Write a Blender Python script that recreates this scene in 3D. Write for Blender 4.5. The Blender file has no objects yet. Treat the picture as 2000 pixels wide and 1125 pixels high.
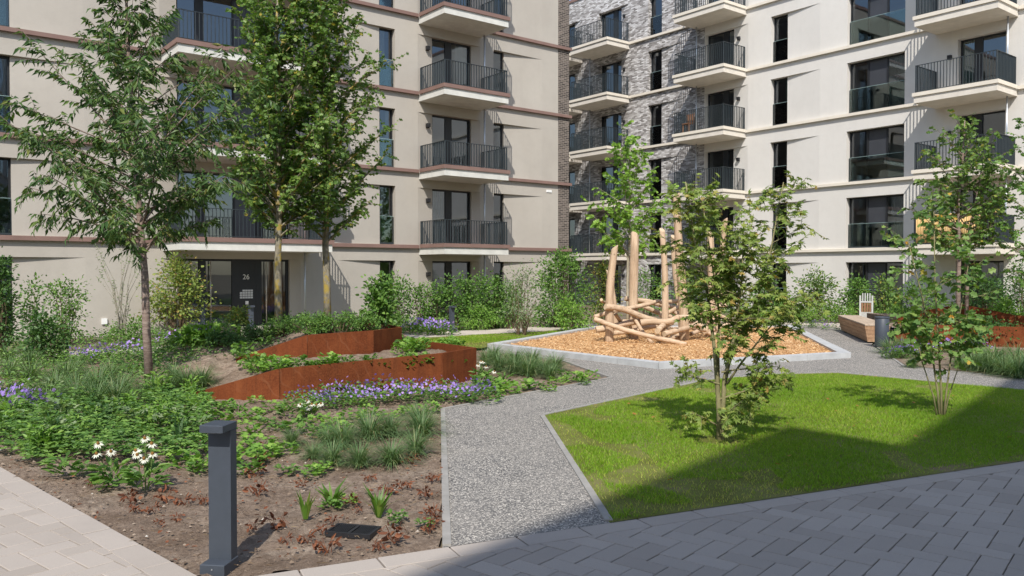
import bpy, math, random
import numpy as np
from mathutils import Vector

# ------------------------------------------------------------------ camera, sky, sun, exposure
SC = bpy.context.scene
COL = SC.collection
F = 1610.0; EYE = 1.85; PIT = math.radians(1.1)
cam = bpy.data.cameras.new('camera'); cam.sensor_width = 36; cam.lens = F / 2000 * 36
cam.clip_start = .05; cam.clip_end = 2000
co = bpy.data.objects.new('camera', cam); COL.objects.link(co)
co.location = (0, 0, EYE); co.rotation_euler = (math.pi / 2 - PIT, 0, 0)
SC.camera = co
SUN_AZ = math.radians(4); SUN_EL = math.radians(46)
W = bpy.data.worlds.new('World'); SC.world = W; W.use_nodes = True
wn = W.node_tree
sky = wn.nodes.new('ShaderNodeTexSky'); sky.sky_type = 'NISHITA'; sky.sun_disc = False
sky.sun_elevation = SUN_EL; sky.sun_rotation = SUN_AZ + math.pi
wn.links.new(sky.outputs[0], wn.nodes['Background'].inputs[0])
wn.nodes['Background'].inputs[1].default_value = .19
sl = bpy.data.lights.new('sun', 'SUN'); sl.energy = 4.9; sl.angle = math.radians(.55); sl.color = (1, .955, .89)
so = bpy.data.objects.new('sun', sl); COL.objects.link(so)
so.rotation_euler = Vector((math.sin(SUN_AZ) * math.cos(SUN_EL), math.cos(SUN_AZ) * math.cos(SUN_EL), -math.sin(SUN_EL))).to_track_quat('-Z', 'Y').to_euler()
so.location = (0, -30, 40)
SC.view_settings.view_transform = 'Standard'; SC.view_settings.look = 'None'
SC.view_settings.exposure = 0.06; SC.view_settings.gamma = 1
SC.cycles.max_bounces = 6; SC.cycles.transparent_max_bounces = 12
SC.cycles.caustics_reflective = False; SC.cycles.caustics_refractive = False

# ------------------------------------------------------------------ geometry of the place
H = 2.85
aL = math.radians(128); nL = np.array([math.cos(aL), math.sin(aL)]); tL = np.array([math.sin(aL), -math.cos(aL)]); dL = 26.3
aR = math.radians(38); nR = np.array([math.cos(aR), math.sin(aR)]); tR = np.array([math.sin(aR), -math.cos(aR)]); dR = 32.65
def ray(x, y):
    c, s = math.cos(PIT), math.sin(PIT)
    xc = (x - 1000) / F; yc = (562.5 - y) / F
    return np.array([xc, c + s * yc, -s + c * yc])
def G(x, y, z=0.0):
    r = ray(x, y); t = (z - EYE) / r[2]
    return (float(r[0] * t), float(r[1] * t))
def at(x, y, Y):
    r = ray(x, y); t = Y / r[1]
    return (float(r[0] * t), float(Y), float(EYE + r[2] * t))
def LR(a, b):                       # point from its distances along the two building normals
    M = np.array([nL, nR]); p = np.linalg.solve(M, np.array([a, b])); return (float(p[0]), float(p[1]))
def seg_d(p, a, b):
    ax, ay = a; bx, by = b; px, py = p
    dx, dy = bx - ax, by - ay; L = dx * dx + dy * dy
    t = max(0, min(1, ((px - ax) * dx + (py - ay) * dy) / L))
    return math.hypot(px - ax - t * dx, py - ay - t * dy), t
def inside(p, poly):
    x, y = p; r = False; n = len(poly)
    for i in range(n):
        x1, y1 = poly[i]; x2, y2 = poly[(i + 1) % n]
        if (y1 > y) != (y2 > y) and x < (x2 - x1) * (y - y1) / (y2 - y1) + x1: r = not r
    return r
def sst(t): t = max(0, min(1, t)); return t * t * (3 - 2 * t)
# corten walls (plan) and the mound they hold
LW = [(-4.70, 12.06), (-3.39, 12.0), (-1.13, 13.48), (-.62, 14.4), (-1.9, 16.1)]
LWT = [.07, .44, .525, .53, .53]
UW = [(-4.6, 13.7), (-3.42, 13.75), (-2.42, 14.4), (-2.1, 15.7), (-3.2, 18.2)]
UWT = [.42, .80, .83, .80, .80]
LPOLY = LW + [(-3.2, 18.4), (-5.7, 17.5), (-5.0, 14.0)]
UPOLY = UW + [(-4.4, 19.9), (-6.4, 19.4), (-5.6, 16.6)]
def terrace(p, poly, wall, top, zt, fall):
    ins = inside(p, poly)
    best = (1e9, 0, 0)
    for i in range(len(wall) - 1):
        d, t = seg_d(p, wall[i], wall[i + 1])
        if d < best[0]: best = (d, i, t)
    bo = 1e9
    for i in range(len(wall) - 1, len(poly)):
        bo = min(bo, seg_d(p, poly[i], poly[(i + 1) % len(poly)])[0])
    if ins:
        lim = top[best[1]] * (1 - best[2]) + top[best[1] + 1] * best[2] - .07
        return min(zt, lim + best[0] * .3) * sst((best[0] - .02) / .14) * min(1, .35 + .65 * sst(bo / 1.5)) if zt > .5 else min(zt, lim + best[0] * .22) * sst((best[0] - .02) / .14)
    if best[0] < bo - .02: return 0.0
    a, c = np.array(wall[0]), np.array(wall[1]); d = (c - a) / np.linalg.norm(c - a)
    back = d[0] * (p[1] - a[1]) - d[1] * (p[0] - a[0])
    return zt * (1 - sst(bo / fall)) * sst(back / 1.6)
def hgt(x, y):
    if y < 11 or x > .5 or x < -12: return 0.0
    h = terrace((x, y), LPOLY, LW, LWT, .45, 1.6)
    u = terrace((x, y), UPOLY, UW, UWT, .76, 2.0)
    h = max(h, u)
    a = nL[0] * x + nL[1] * y
    return h * (1 - sst((a - 17.6) / 2.0))
def P(x, y):                        # the first point of the terrain seen at that place of the photograph
    r = ray(x, y); Y = 4.0
    while Y < 60:
        t = Y / r[1]; z = EYE + r[2] * t; h = hgt(r[0] * t, Y)
        if z <= h: return (float(r[0] * t), float(Y), float(h))
        Y += .02
    g = G(x, y); return (g[0], g[1], 0.0)

# ------------------------------------------------------------------ materials
def hexl(r, g, b):
    f = lambda c: c / 12.92 if c <= .04045 else ((c + .055) / 1.055) ** 2.4
    return (f(r / 255), f(g / 255), f(b / 255), 1)
class Mat:
    def __init__(s, name, rough=.8, spec=.3, metal=0):
        s.m = bpy.data.materials.new(name); s.m.use_nodes = True
        s.t = s.m.node_tree; s.n = s.t.nodes; s.b = s.n['Principled BSDF']
        s.b.inputs['Roughness'].default_value = rough
        s.b.inputs['Specular IOR Level'].default_value = spec
        s.b.inputs['Metallic'].default_value = metal
        s.tc = None
    def link(s, a, b): s.t.links.new(a, b)
    def co(s, scale=None, kind='Object'):
        if not s.tc: s.tc = s.n.new('ShaderNodeTexCoord')
        if scale is None: return s.tc.outputs[kind]
        mp = s.n.new('ShaderNodeMapping'); s.link(s.tc.outputs[kind], mp.inputs[0]); mp.inputs['Scale'].default_value = scale
        return mp.outputs[0]
    def noise(s, scale, detail=3, rough=.55, vec=None, dist=0):
        n = s.n.new('ShaderNodeTexNoise'); n.inputs['Scale'].default_value = scale; n.inputs['Detail'].default_value = detail
        n.inputs['Roughness'].default_value = rough; n.inputs['Distortion'].default_value = dist
        s.link(vec if vec is not None else s.co(), n.inputs['Vector']); return n.outputs[0]
    def voro(s, scale, feature='F1', out='Distance', vec=None):
        n = s.n.new('ShaderNodeTexVoronoi'); n.feature = feature; n.inputs['Scale'].default_value = scale
        s.link(vec if vec is not None else s.co(), n.inputs['Vector']); return n.outputs[out]
    def ramp(s, fac, stops, interp='LINEAR'):
        n = s.n.new('ShaderNodeValToRGB'); e = n.color_ramp.elements; n.color_ramp.interpolation = interp
        while len(e) < len(stops): e.new(.5)
        for i, (p, c) in enumerate(stops):
            e[i].position = p; e[i].color = c if len(c) == 4 else (*c, 1)
        s.link(fac, n.inputs[0]); return n.outputs[0]
    def mix(s, fac, a, b, mode='MIX'):
        n = s.n.new('ShaderNodeMix'); n.data_type = 'RGBA'; n.blend_type = mode
        for i, v in ((0, fac), (6, a), (7, b)):
            if isinstance(v, (int, float)): n.inputs[i].default_value = v
            elif isinstance(v, tuple): n.inputs[i].default_value = v
            else: s.link(v, n.inputs[i])
        return n.outputs[2]
    def math(s, op, a, b=0.0):
        n = s.n.new('ShaderNodeMath'); n.operation = op
        for i, v in ((0, a), (1, b)):
            if isinstance(v, (int, float)): n.inputs[i].default_value = v
            else: s.link(v, n.inputs[i])
        return n.outputs[0]
    def attr(s, name):
        n = s.n.new('ShaderNodeAttribute'); n.attribute_name = name; return n.outputs['Fac']
    def color(s, v):
        if isinstance(v, tuple): s.b.inputs['Base Color'].default_value = v
        else: s.link(v, s.b.inputs['Base Color'])
        return s
    def bump(s, h, strength=.3, dist=.01, prev=None):
        n = s.n.new('ShaderNodeBump'); n.inputs['Strength'].default_value = strength; n.inputs['Distance'].default_value = dist
        s.link(h, n.inputs['Height'])
        if prev is not None: s.link(prev, n.inputs['Normal'])
        s.link(n.outputs[0], s.b.inputs['Normal']); return n.outputs[0]

def plaster(name, c1, c2, rough_scale=55):
    M = Mat(name, .92, .15)
    n1 = M.noise(.35, 4); n2 = M.noise(3.0, 5, .65)
    st = M.noise(1.0, 4, .6, M.co((3.0, 3.0, .25)))
    c = M.mix(M.ramp(n1, [(.3, (0, 0, 0)), (.7, (1, 1, 1))]), c1, c2)
    c = M.mix(M.math('MULTIPLY', M.ramp(n2, [(.45, (0, 0, 0)), (.8, (1, 1, 1))]), .28), c, tuple(x * .86 for x in c1[:3]) + (1,))
    c = M.mix(M.math('MULTIPLY', M.ramp(st, [(.55, (0, 0, 0)), (.8, (1, 1, 1))]), .18), c, tuple(x * .8 for x in c1[:3]) + (1,))
    M.color(c)
    a = M.bump(M.noise(rough_scale, 4, .7), .45, .006)
    M.bump(M.noise(6, 3), .25, .01, a)
    return M.m
PL_L = plaster('beige_plaster', (.40, .366, .318, 1), (.455, .42, .366, 1))
PL_R = plaster('cream_plaster', (.62, .592, .546, 1), (.66, .635, .59, 1))
def bricks(name, cols, mortar, bw=.24, bh=.072, sc=1.0):
    M = Mat(name, .85, .25)
    sep = M.n.new('ShaderNodeSeparateXYZ'); M.link(M.co(), sep.inputs[0])
    cmb = M.n.new('ShaderNodeCombineXYZ')
    M.link(M.math('ADD', sep.outputs[0], sep.outputs[1]), cmb.inputs[0]); M.link(sep.outputs[2], cmb.inputs[1])
    b = M.n.new('ShaderNodeTexBrick'); M.link(cmb.outputs[0], b.inputs['Vector'])
    b.inputs['Scale'].default_value = 1; b.inputs['Brick Width'].default_value = bw; b.inputs['Row Height'].default_value = bh
    b.inputs['Mortar Size'].default_value = .007; b.inputs['Mortar Smooth'].default_value = .3; b.offset = .5
    b.inputs['Color1'].default_value = (0, 0, 0, 1); b.inputs['Color2'].default_value = (1, 1, 1, 1); b.inputs['Mortar'].default_value = (.5, .5, .5, 1)
    col = M.ramp(b.outputs['Color'], cols)
    big = M.noise(1.3, 3)
    col = M.mix(M.math('MULTIPLY', big, .15), col, cols[len(cols) // 2][1])
    fine = M.noise(30, 4, .7)
    col = M.mix(M.math('MULTIPLY', fine, .1), col, tuple(min(1, x * 1.35) for x in cols[-1][1][:3]) + (1,))
    M.color(M.mix(b.outputs['Fac'], col, mortar))
    hgtv = M.math('SUBTRACT', M.math('ADD', M.math('MULTIPLY', b.outputs['Color'], .55), M.math('MULTIPLY', M.noise(18, 3), .8)), M.math('MULTIPLY', b.outputs['Fac'], 1.0))
    M.bump(hgtv, .7, .014)
    return M.m
BRICK_G = bricks('grey_brick', [(0, (.10, .088, .082, 1)), (.3, (.25, .232, .22, 1)), (.65, (.48, .462, .45, 1)), (1, (.72, .71, .70, 1))], (.30, .28, .26, 1), .22, .068)
BRICK_D = bricks('dark_brick', [(0, (.035, .03, .028, 1)), (.4, (.075, .062, .055, 1)), (.8, (.12, .10, .085, 1)), (1, (.17, .14, .12, 1))], (.36, .31, .26, 1), .24, .075)
def flat(name, c, rough=.6, spec=.3, metal=0, var=.12, scale=8, bump=0):
    M = Mat(name, rough, spec, metal)
    n = M.noise(scale, 4, .6)
    M.color(M.mix(M.ramp(n, [(.3, (0, 0, 0)), (.7, (1, 1, 1))]), tuple(x * (1 - var) for x in c[:3]) + (1,), tuple(min(1, x * (1 + var)) for x in c[:3]) + (1,)))
    if bump: M.bump(M.noise(scale * 12, 3), bump, .004)
    return M.m
LEDGE_L = flat('brown_ledge', (.215, .135, .112), .6, .3, 0, .1, 2, .1)
LEDGE_R = flat('cream_ledge', (.70, .64, .54), .6, .3, 0, .05, 2, .1)
CONC = flat('balcony_concrete', (.52, .48, .42), .9, .15, 0, .12, 3, .25)
CONC_W = flat('pale_concrete', (.60, .59, .54), .85, .2, 0, .1, 3, .2)
CONC_R = flat('cream_concrete', (.66, .61, .53), .88, .2, 0, .08, 3, .2)
RAIL = flat('railing_metal', (.028, .038, .043), .45, .5, 0, .1, 3)
FRAME = flat('window_frame', (.017, .018, .02), .45, .4, 0, .1, 3)
GALV = flat('galvanised_steel', (.52, .55, .58), .38, .5, .7, .1, 6)
BOLL = flat('anthracite_paint', (.052, .062, .078), .5, .4, 0, .06, 14, .08)
BLACK = flat('black_metal', (.02, .02, .022), .5, .4, 0, .2, 20)
def glass(name, tint, ior=2.1):
    M = Mat(name, .02, .5); M.b.inputs['IOR'].default_value = ior
    n = M.noise(.9, 2)
    M.color(M.mix(M.ramp(n, [(.35, (0, 0, 0)), (.7, (1, 1, 1))]), tint, tuple(x * 2.2 for x in tint[:3]) + (1,)))
    M.bump(M.noise(1.1, 1), .05, .02)
    return M.m
def pane_mat(name, tint, ior):
    M = Mat(name); t = M.n.new('ShaderNodeBsdfTransparent'); t.inputs[0].default_value = (*tint, 1)
    g = M.n.new('ShaderNodeBsdfGlossy'); g.inputs['Roughness'].default_value = .015; g.inputs[0].default_value = (.86, .93, 1, 1)
    bp = M.n.new('ShaderNodeBump'); bp.inputs['Strength'].default_value = .06; bp.inputs['Distance'].default_value = .02
    M.link(M.noise(1.1, 1), bp.inputs['Height']); M.link(bp.outputs[0], g.inputs['Normal'])
    fr = M.n.new('ShaderNodeFresnel'); fr.inputs[0].default_value = ior
    mx = M.n.new('ShaderNodeMixShader'); M.link(fr.outputs[0], mx.inputs[0]); M.link(t.outputs[0], mx.inputs[1]); M.link(g.outputs[0], mx.inputs[2])
    M.link(mx.outputs[0], M.n['Material Output'].inputs[0]); return M.m
PANE = pane_mat('window_glass', (.66, .70, .70), 2.2)
PANE2 = flat('dark_infill_panel', (.045, .048, .056), .35, .5, 0, .1, 2)
CURT = flat('curtain_cloth', (.74, .72, .68), .9, .1, 0, .1, 5)
CURT2 = flat('green_curtain_cloth', (.30, .42, .34), .9, .1, 0, .1, 5)
INNER = flat('room_wall', (.72, .70, .66), .9, .1, 0, .08, 1)
def railglass():
    M = Mat('balustrade_glass'); t = M.n.new('ShaderNodeBsdfTransparent'); t.inputs[0].default_value = (.66, .75, .73, 1)
    g = M.n.new('ShaderNodeBsdfGlossy'); g.inputs['Roughness'].default_value = .02; g.inputs[0].default_value = (.85, .9, .9, 1)
    fr = M.n.new('ShaderNodeFresnel'); fr.inputs[0].default_value = 1.8
    mx = M.n.new('ShaderNodeMixShader'); M.link(fr.outputs[0], mx.inputs[0]); M.link(t.outputs[0], mx.inputs[1]); M.link(g.outputs[0], mx.inputs[2])
    M.link(mx.outputs[0], M.n['Material Output'].inputs[0]); return M.m
RGLASS = railglass()
GLEDGE = flat('glass_edge', (.30, .42, .40), .2, .5, 0, .05, 3)
def corten():
    M = Mat('corten_steel', .85, .08)
    a = M.noise(2.2, 6, .65, None, .8); b = M.noise(1.0, 5, .7, M.co((14, 14, .9))); c = M.noise(45, 5, .8)
    col = M.ramp(a, [(.25, (.08, .021, .009)), (.5, (.145, .039, .015)), (.75, (.20, .06, .022))])
    col = M.mix(M.math('MULTIPLY', M.ramp(b, [(.45, (0, 0, 0)), (.7, (1, 1, 1))]), .75), col, (.075, .024, .012, 1))
    w = M.n.new('ShaderNodeTexWave'); w.wave_type = 'BANDS'; w.bands_direction = 'DIAGONAL'; w.inputs['Scale'].default_value = 1.7
    w.inputs['Distortion'].default_value = 4.5; w.inputs['Detail'].default_value = 2; w.inputs['Detail Scale'].default_value = 1.4
    M.link(M.co(), w.inputs['Vector'])
    streak = M.math('MULTIPLY', M.ramp(w.outputs['Fac'], [(.955, (0, 0, 0)), (.99, (1, 1, 1))]), M.ramp(M.noise(1.3, 2), [(.5, (0, 0, 0)), (.65, (.7, .7, .7))]))
    col = M.mix(M.math('MULTIPLY', streak, .28), col, (.32, .15, .08, 1))
    M.color(M.mix(M.math('MULTIPLY', M.ramp(c, [(.4, (0, 0, 0)), (.7, (1, 1, 1))]), .55), col, (.27, .09, .032, 1)))
    M.bump(c, .2, .003); return M.m
CORTEN = corten()
def wood(name, c1, c2, c3, vscale=(14, 14, 1.2), rough=.75):
    M = Mat(name, rough, .2)
    g = M.noise(1.6, 5, .65, M.co(vscale), .6); b = M.noise(.9, 3); k = M.noise(5, 2)
    col = M.ramp(g, [(.28, c1), (.5, c2), (.72, c3)])
    col = M.mix(M.math('MULTIPLY', M.ramp(b, [(.4, (0, 0, 0)), (.7, (1, 1, 1))]), .35), col, c1)
    ck = M.noise(1.0, 3, .6, M.co(tuple(q * 3.2 if q > 2 else q * .55 for q in vscale)), .2)
    col = M.mix(M.ramp(ck, [(.66, (0, 0, 0)), (.70, (.75, .75, .75))]), col, tuple(x * .42 for x in c1[:3]) + (1,))
    col = M.mix(M.ramp(k, [(.71, (0, 0, 0)), (.75, (.7, .7, .7))]), col, tuple(x * .45 for x in c1[:3]) + (1,))
    M.color(col); M.bump(g, .35, .006); return M.m
LOG = wood('robinia_log', (.29, .195, .12, 1), (.50, .365, .245, 1), (.63, .49, .35, 1), (9, 9, .9))
LOGH = wood('peeled_branch', (.30, .20, .125, 1), (.52, .38, .255, 1), (.65, .505, .36, 1), (.9, 9, 9))
LOGEND = wood('log_end', (.46, .34, .22, 1), (.55, .42, .28, 1), (.62, .49, .34, 1), (6, 6, 6))
BENCHW = wood('bench_wood', (.30, .175, .10, 1), (.42, .255, .15, 1), (.52, .34, .21, 1), (9, .8, 9))
BENCHT = wood('bench_top', (.38, .29, .21, 1), (.47, .37, .28, 1), (.55, .45, .35, 1), (9, .8, 9))
BAMBOO = wood('bamboo', (.55, .36, .14, 1), (.66, .45, .2, 1), (.74, .55, .28, 1), (8, 8, 1))
CHAIRW = wood('chair_wood', (.20, .10, .055, 1), (.27, .14, .08, 1), (.33, .18, .1, 1))
WHITE = flat('white_paint', (.78, .78, .76), .6, .3, 0, .04, 6)
def bark(name, stops, scale=(14, 14, 3), lichen=None):
    M = Mat(name, .9, .15)
    n = M.noise(1.6, 5, .7, M.co(scale), .5); c = M.ramp(n, stops)
    if lichen:
        l = M.noise(5.5, 4, .65); c = M.mix(M.ramp(l, [(.5, (0, 0, 0)), (.6, (1, 1, 1))]), c, lichen)
    M.color(c); M.bump(n, .7, .012); return M.m
BARK_CH = bark('cherry_bark', [(.3, (.12, .085, .07)), (.5, (.23, .17, .14)), (.7, (.35, .28, .235))], (3, 3, 18))
BARK_LI = bark('lichen_bark', [(.3, (.13, .115, .085)), (.55, (.26, .23, .17)), (.75, (.36, .33, .26))], (12, 12, 5), (.34, .25, .06, 1))
BARK_GR = bark('green_bark', [(.3, (.13, .125, .06)), (.55, (.24, .215, .11)), (.75, (.33, .29, .17))], (10, 10, 3))
BARK_PA = bark('pale_bark', [(.3, (.22, .20, .14)), (.55, (.35, .31, .23)), (.75, (.46, .42, .33))], (10, 10, 3))
def leaf(name, stops, rough=.5, trans=.32, tb=(1.25, 1.35, .55), spec=.35):
    M = Mat(name, rough, spec)
    v = M.attr('v'); c = M.ramp(v, stops); M.color(c)
    t = M.n.new('ShaderNodeBsdfTranslucent')
    M.link(M.mix(1.0, c, (*tb, 1), 'MULTIPLY'), t.inputs[0])
    mx = M.n.new('ShaderNodeMixShader'); mx.inputs[0].default_value = trans
    M.link(M.b.outputs[0], mx.inputs[1]); M.link(t.outputs[0], mx.inputs[2])
    M.link(mx.outputs[0], M.n['Material Output'].inputs[0]); return M.m
LF_CHERRY = leaf('cherry_leaf', [(0, (.05, .105, .034)), (.6, (.10, .178, .05)), (.95, (.165, .235, .065)), (1, (.22, .21, .06))], .42)
LF_FIELD = leaf('field_maple_leaf', [(0, (.075, .145, .032)), (.6, (.135, .235, .05)), (.95, (.21, .30, .065)), (1, (.38, .30, .05))], .45)
LF_YOUNG = leaf('young_leaf', [(0, (0.128, 0.255, 0.035)), (.6, (0.199, 0.351, 0.047)), (1, (0.303, 0.462, 0.079))], .5)
LF_MAPLE = leaf('maple_leaf', [(0, (.14, .215, .046)), (.6, (.24, .315, .066)), (.9, (.34, .39, .095)), (1, (.42, .27, .08))], .5)
LF_AUT = leaf('turning_leaf', [(0, (.10, .19, .05)), (.6, (.16, .27, .065)), (.95, (.24, .33, .08)), (.98, (.50, .32, .045)), (1, (.60, .28, .03))], .5)
LF_HEDGE = leaf('hedge_leaf', [(0, (0.064, 0.145, 0.033)), (.6, (0.128, 0.245, 0.048)), (1, (0.209, 0.344, 0.073))], .5)
LF_DARK = leaf('dark_leaf', [(0, (0.038, 0.094, 0.026)), (.6, (0.075, 0.160, 0.042)), (1, (0.133, 0.235, 0.060))], .45)
LF_BRIGHT = leaf('bright_leaf', [(0, (0.116, 0.239, 0.038)), (.6, (0.174, 0.326, 0.052)), (1, (0.275, 0.420, 0.080))], .5)
LF_YELL = leaf('yellowing_leaf', [(0, (.12, .19, .045)), (.6, (.21, .28, .06)), (.9, (.32, .34, .08)), (1, (.38, .22, .075))], .5)
LF_SILV = leaf('silver_leaf', [(0, (0.102, 0.167, 0.072)), (.6, (0.181, 0.254, 0.116)), (1, (0.319, 0.377, 0.203))], .5)
LF_GRASS = leaf('blue_grass', [(0, (0.087, 0.160, 0.065)), (.6, (0.145, 0.239, 0.094)), (.9, (0.232, 0.312, 0.131)), (1, (0.435, 0.392, 0.203))], .5, .3)
LF_LAWN = leaf('lawn_blade', [(0, (.12, .25, .010)), (.5, (.205, .355, .018)), (.88, (.32, .43, .04)), (1, (.48, .46, .12))], .55, .35)
LF_DEAD = leaf('withered_leaf', [(0, (.10, .038, .02)), (.6, (.20, .07, .032)), (1, (.30, .135, .07))], .8, .15, (1, .8, .6))
LF_IRIS = leaf('iris_leaf', [(0, (.07, .15, .02)), (.6, (.12, .23, .03)), (1, (.24, .33, .06))], .4, .35)
PURPLE = leaf('purple_petal', [(0, (.24, .15, .50)), (.6, (.38, .25, .66)), (1, (.54, .36, .70))], .6, .3, (1.1, 1, 1.2), .2)
PETALW = leaf('white_petal', [(0, (.72, .72, .60)), (1, (.85, .85, .76))], .6, .3, (1, 1, .9), .2)
CONE = flat('flower_cone', (.22, .115, .03), .8, .2, 0, .3, 60)
STEMG = flat('green_stem', (.12, .17, .05), .6, .3, 0, .2, 10)
STEMB = flat('brown_twig', (.16, .115, .075), .85, .15, 0, .25, 10)
STEMP = flat('pale_twig', (.33, .30, .24), .85, .15, 0, .2, 10)

# ------------------------------------------------------------------ mesh helpers
def tag(o, label=None, cat=None, group=None, kind=None):
    if label: o['label'] = label
    if cat: o['category'] = cat
    if group: o['group'] = group
    if kind: o['kind'] = kind
    return o
def thing(name, label, cat, loc=(0, 0, 0), rotz=0.0, group=None):
    o = bpy.data.objects.new(name, None); COL.objects.link(o); o.empty_display_size = .2
    o.location = loc; o.rotation_euler = (0, 0, rotz)
    return tag(o, label, cat, group)
def copy_tree(o, parent=None):
    c = o.copy(); COL.objects.link(c)
    if parent: c.parent = parent
    for ch in o.children: copy_tree(ch, c)
    return c
def raw_mesh(name, V, loops, starts, mats, midx=None, v=None, smooth=False):
    me = bpy.data.meshes.new(name)
    V = np.asarray(V, np.float32).reshape(-1, 3); loops = np.asarray(loops, np.int32); starts = np.asarray(starts, np.int32)
    me.vertices.add(len(V)); me.vertices.foreach_set('co', V.ravel())
    me.loops.add(len(loops)); me.loops.foreach_set('vertex_index', loops)
    me.polygons.add(len(starts)); me.polygons.foreach_set('loop_start', starts)
    if not isinstance(mats, (list, tuple)): mats = [mats]
    for m in mats: me.materials.append(m)
    me.update(calc_edges=True)
    if midx is not None: me.polygons.foreach_set('material_index', np.asarray(midx, np.int32))
    if v is not None:
        a = me.attributes.new('v', 'FLOAT', 'FACE'); a.data.foreach_set('value', np.asarray(v, np.float32))
    me.polygons.foreach_set('use_smooth', np.full(len(starts), smooth))
    me.validate(); return me
def link(name, me, parent=None):
    o = bpy.data.objects.new(name, me); COL.objects.link(o)
    if parent is not None: o.parent = parent
    return o
class MB:
    def __init__(s): s.V = []; s.L = []; s.S = []; s.M = []; s.A = []
    def face(s, pts, m=0, a=0.5):
        i = len(s.V); s.V.extend([tuple(map(float, p)) for p in pts]); s.S.append(len(s.L)); s.L.extend(range(i, i + len(pts))); s.M.append(m); s.A.append(a)
    def idx(s, base, ids, m=0, a=.5):
        s.S.append(len(s.L)); s.L.extend([base + i for i in ids]); s.M.append(m); s.A.append(a)
    def hexa(s, p, m=0, a=.5):          # 8 points: bottom ring 0-3 (counter-clockwise), top ring 4-7
        b = len(s.V); s.V.extend([tuple(map(float, q)) for q in p])
        for f in ((3, 2, 1, 0), (4, 5, 6, 7), (0, 1, 5, 4), (1, 2, 6, 5), (2, 3, 7, 6), (3, 0, 4, 7)): s.idx(b, f, m, a)
    def box(s, x0, y0, z0, x1, y1, z1, m=0, a=.5):
        s.hexa([(x0, y0, z0), (x1, y0, z0), (x1, y1, z0), (x0, y1, z0), (x0, y0, z1), (x1, y0, z1), (x1, y1, z1), (x0, y1, z1)], m, a)
    def cbox(s, x0, y0, z0, x1, y1, z1, c=.004, m=0, a=.5):   # box with chamfered top
        b = len(s.V); zs = [(0, z0), (0, z1 - c), (c, z1)]
        for i, z in zs: s.V.extend([(x0 + i, y0 + i, z), (x1 - i, y0 + i, z), (x1 - i, y1 - i, z), (x0 + i, y1 - i, z)])
        s.idx(b, (8, 9, 10, 11), m, a); s.idx(b, (3, 2, 1, 0), m, a)
        for r in (0, 4):
            for k in range(4): s.idx(b, (r + k, r + (k + 1) % 4, r + 4 + (k + 1) % 4, r + 4 + k), m, a)
    def prism(s, poly, z0, z1, m=0, a=.5):
        n = len(poly); b = len(s.V)
        zt = z1 if isinstance(z1, (list, tuple)) else [z1] * n
        s.V.extend([(x, y, z0) for x, y in poly]); s.V.extend([(x, y, z) for (x, y), z in zip(poly, zt)])
        s.idx(b, list(range(n - 1, -1, -1)), m, a); s.idx(b, list(range(n, 2 * n)), m, a)
        for k in range(n): s.idx(b, (k, (k + 1) % n, n + (k + 1) % n, n + k), m, a)
    def tube(s, pts, radii, n=6, m=0, caps=True, mcap=None, a=.5):
        pts = [np.asarray(p, float) for p in pts]; b = len(s.V); up = None
        for i, p in enumerate(pts):
            d = (pts[min(i + 1, len(pts) - 1)] - pts[max(i - 1, 0)]); d = d / (np.linalg.norm(d) + 1e-9)
            if up is None:
                up = np.array([1., 0, 0]) if abs(d[0]) < .8 else np.array([0, 1., 0])
            x = up - d * (up @ d); x /= np.linalg.norm(x) + 1e-9; y = np.cross(d, x); up = x
            r = radii[i] if isinstance(radii, (list, tuple, np.ndarray)) else radii
            for k in range(n):
                t = 2 * math.pi * k / n
                s.V.append(tuple(p + r * (math.cos(t) * x + math.sin(t) * y)))
        for i in range(len(pts) - 1):
            for k in range(n):
                s.idx(b + i * n, (k, (k + 1) % n, n + (k + 1) % n, n + k), m, a)
        if caps:
            mc = m if mcap is None else mcap
            s.idx(b, list(range(n - 1, -1, -1)), mc, a); s.idx(b + (len(pts) - 1) * n, list(range(n)), mc, a)
    def build(s, name, mats, parent=None, smooth=False, v=False):
        return link(name, raw_mesh(name, s.V, s.L, s.S, mats, s.M, s.A if v else None, smooth), parent)
RECT = None
T_LANCE = (np.array([(0, 0, 0), (.38, -.5, .08), (.38, .5, .08), (.45, 0, -.02), (1, 0, -.14)]), [(0, 1, 3), (0, 3, 2), (1, 4, 3), (3, 4, 2)])
T_OVATE = (np.array([(0, 0, 0), (.3, -.5, .1), (.7, -.36, .06), (1, 0, -.08), (.7, .36, .06), (.3, .5, .1), (.5, 0, -.03)]),
           [(0, 1, 6), (1, 2, 6), (2, 3, 6), (3, 4, 6), (4, 5, 6), (5, 0, 6)])
T_QUAD = (np.array([(0, 0, 0), (.5, -.5, .06), (1, 0, -.06), (.5, .5, .06)]), [(0, 1, 2), (0, 2, 3)])
T_LOBE = (np.array([(0, 0, 0), (.2, -.5, .05), (.5, -.22, 0), (.62, -.5, .04), (1, 0, -.08), (.62, .5, .04), (.5, .22, 0), (.2, .5, .05), (.35, 0, -.03)]),
          [(0, 1, 8), (1, 2, 8), (2, 3, 4), (2, 4, 8), (4, 6, 8), (4, 5, 6), (6, 7, 8), (7, 0, 8)])
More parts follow.
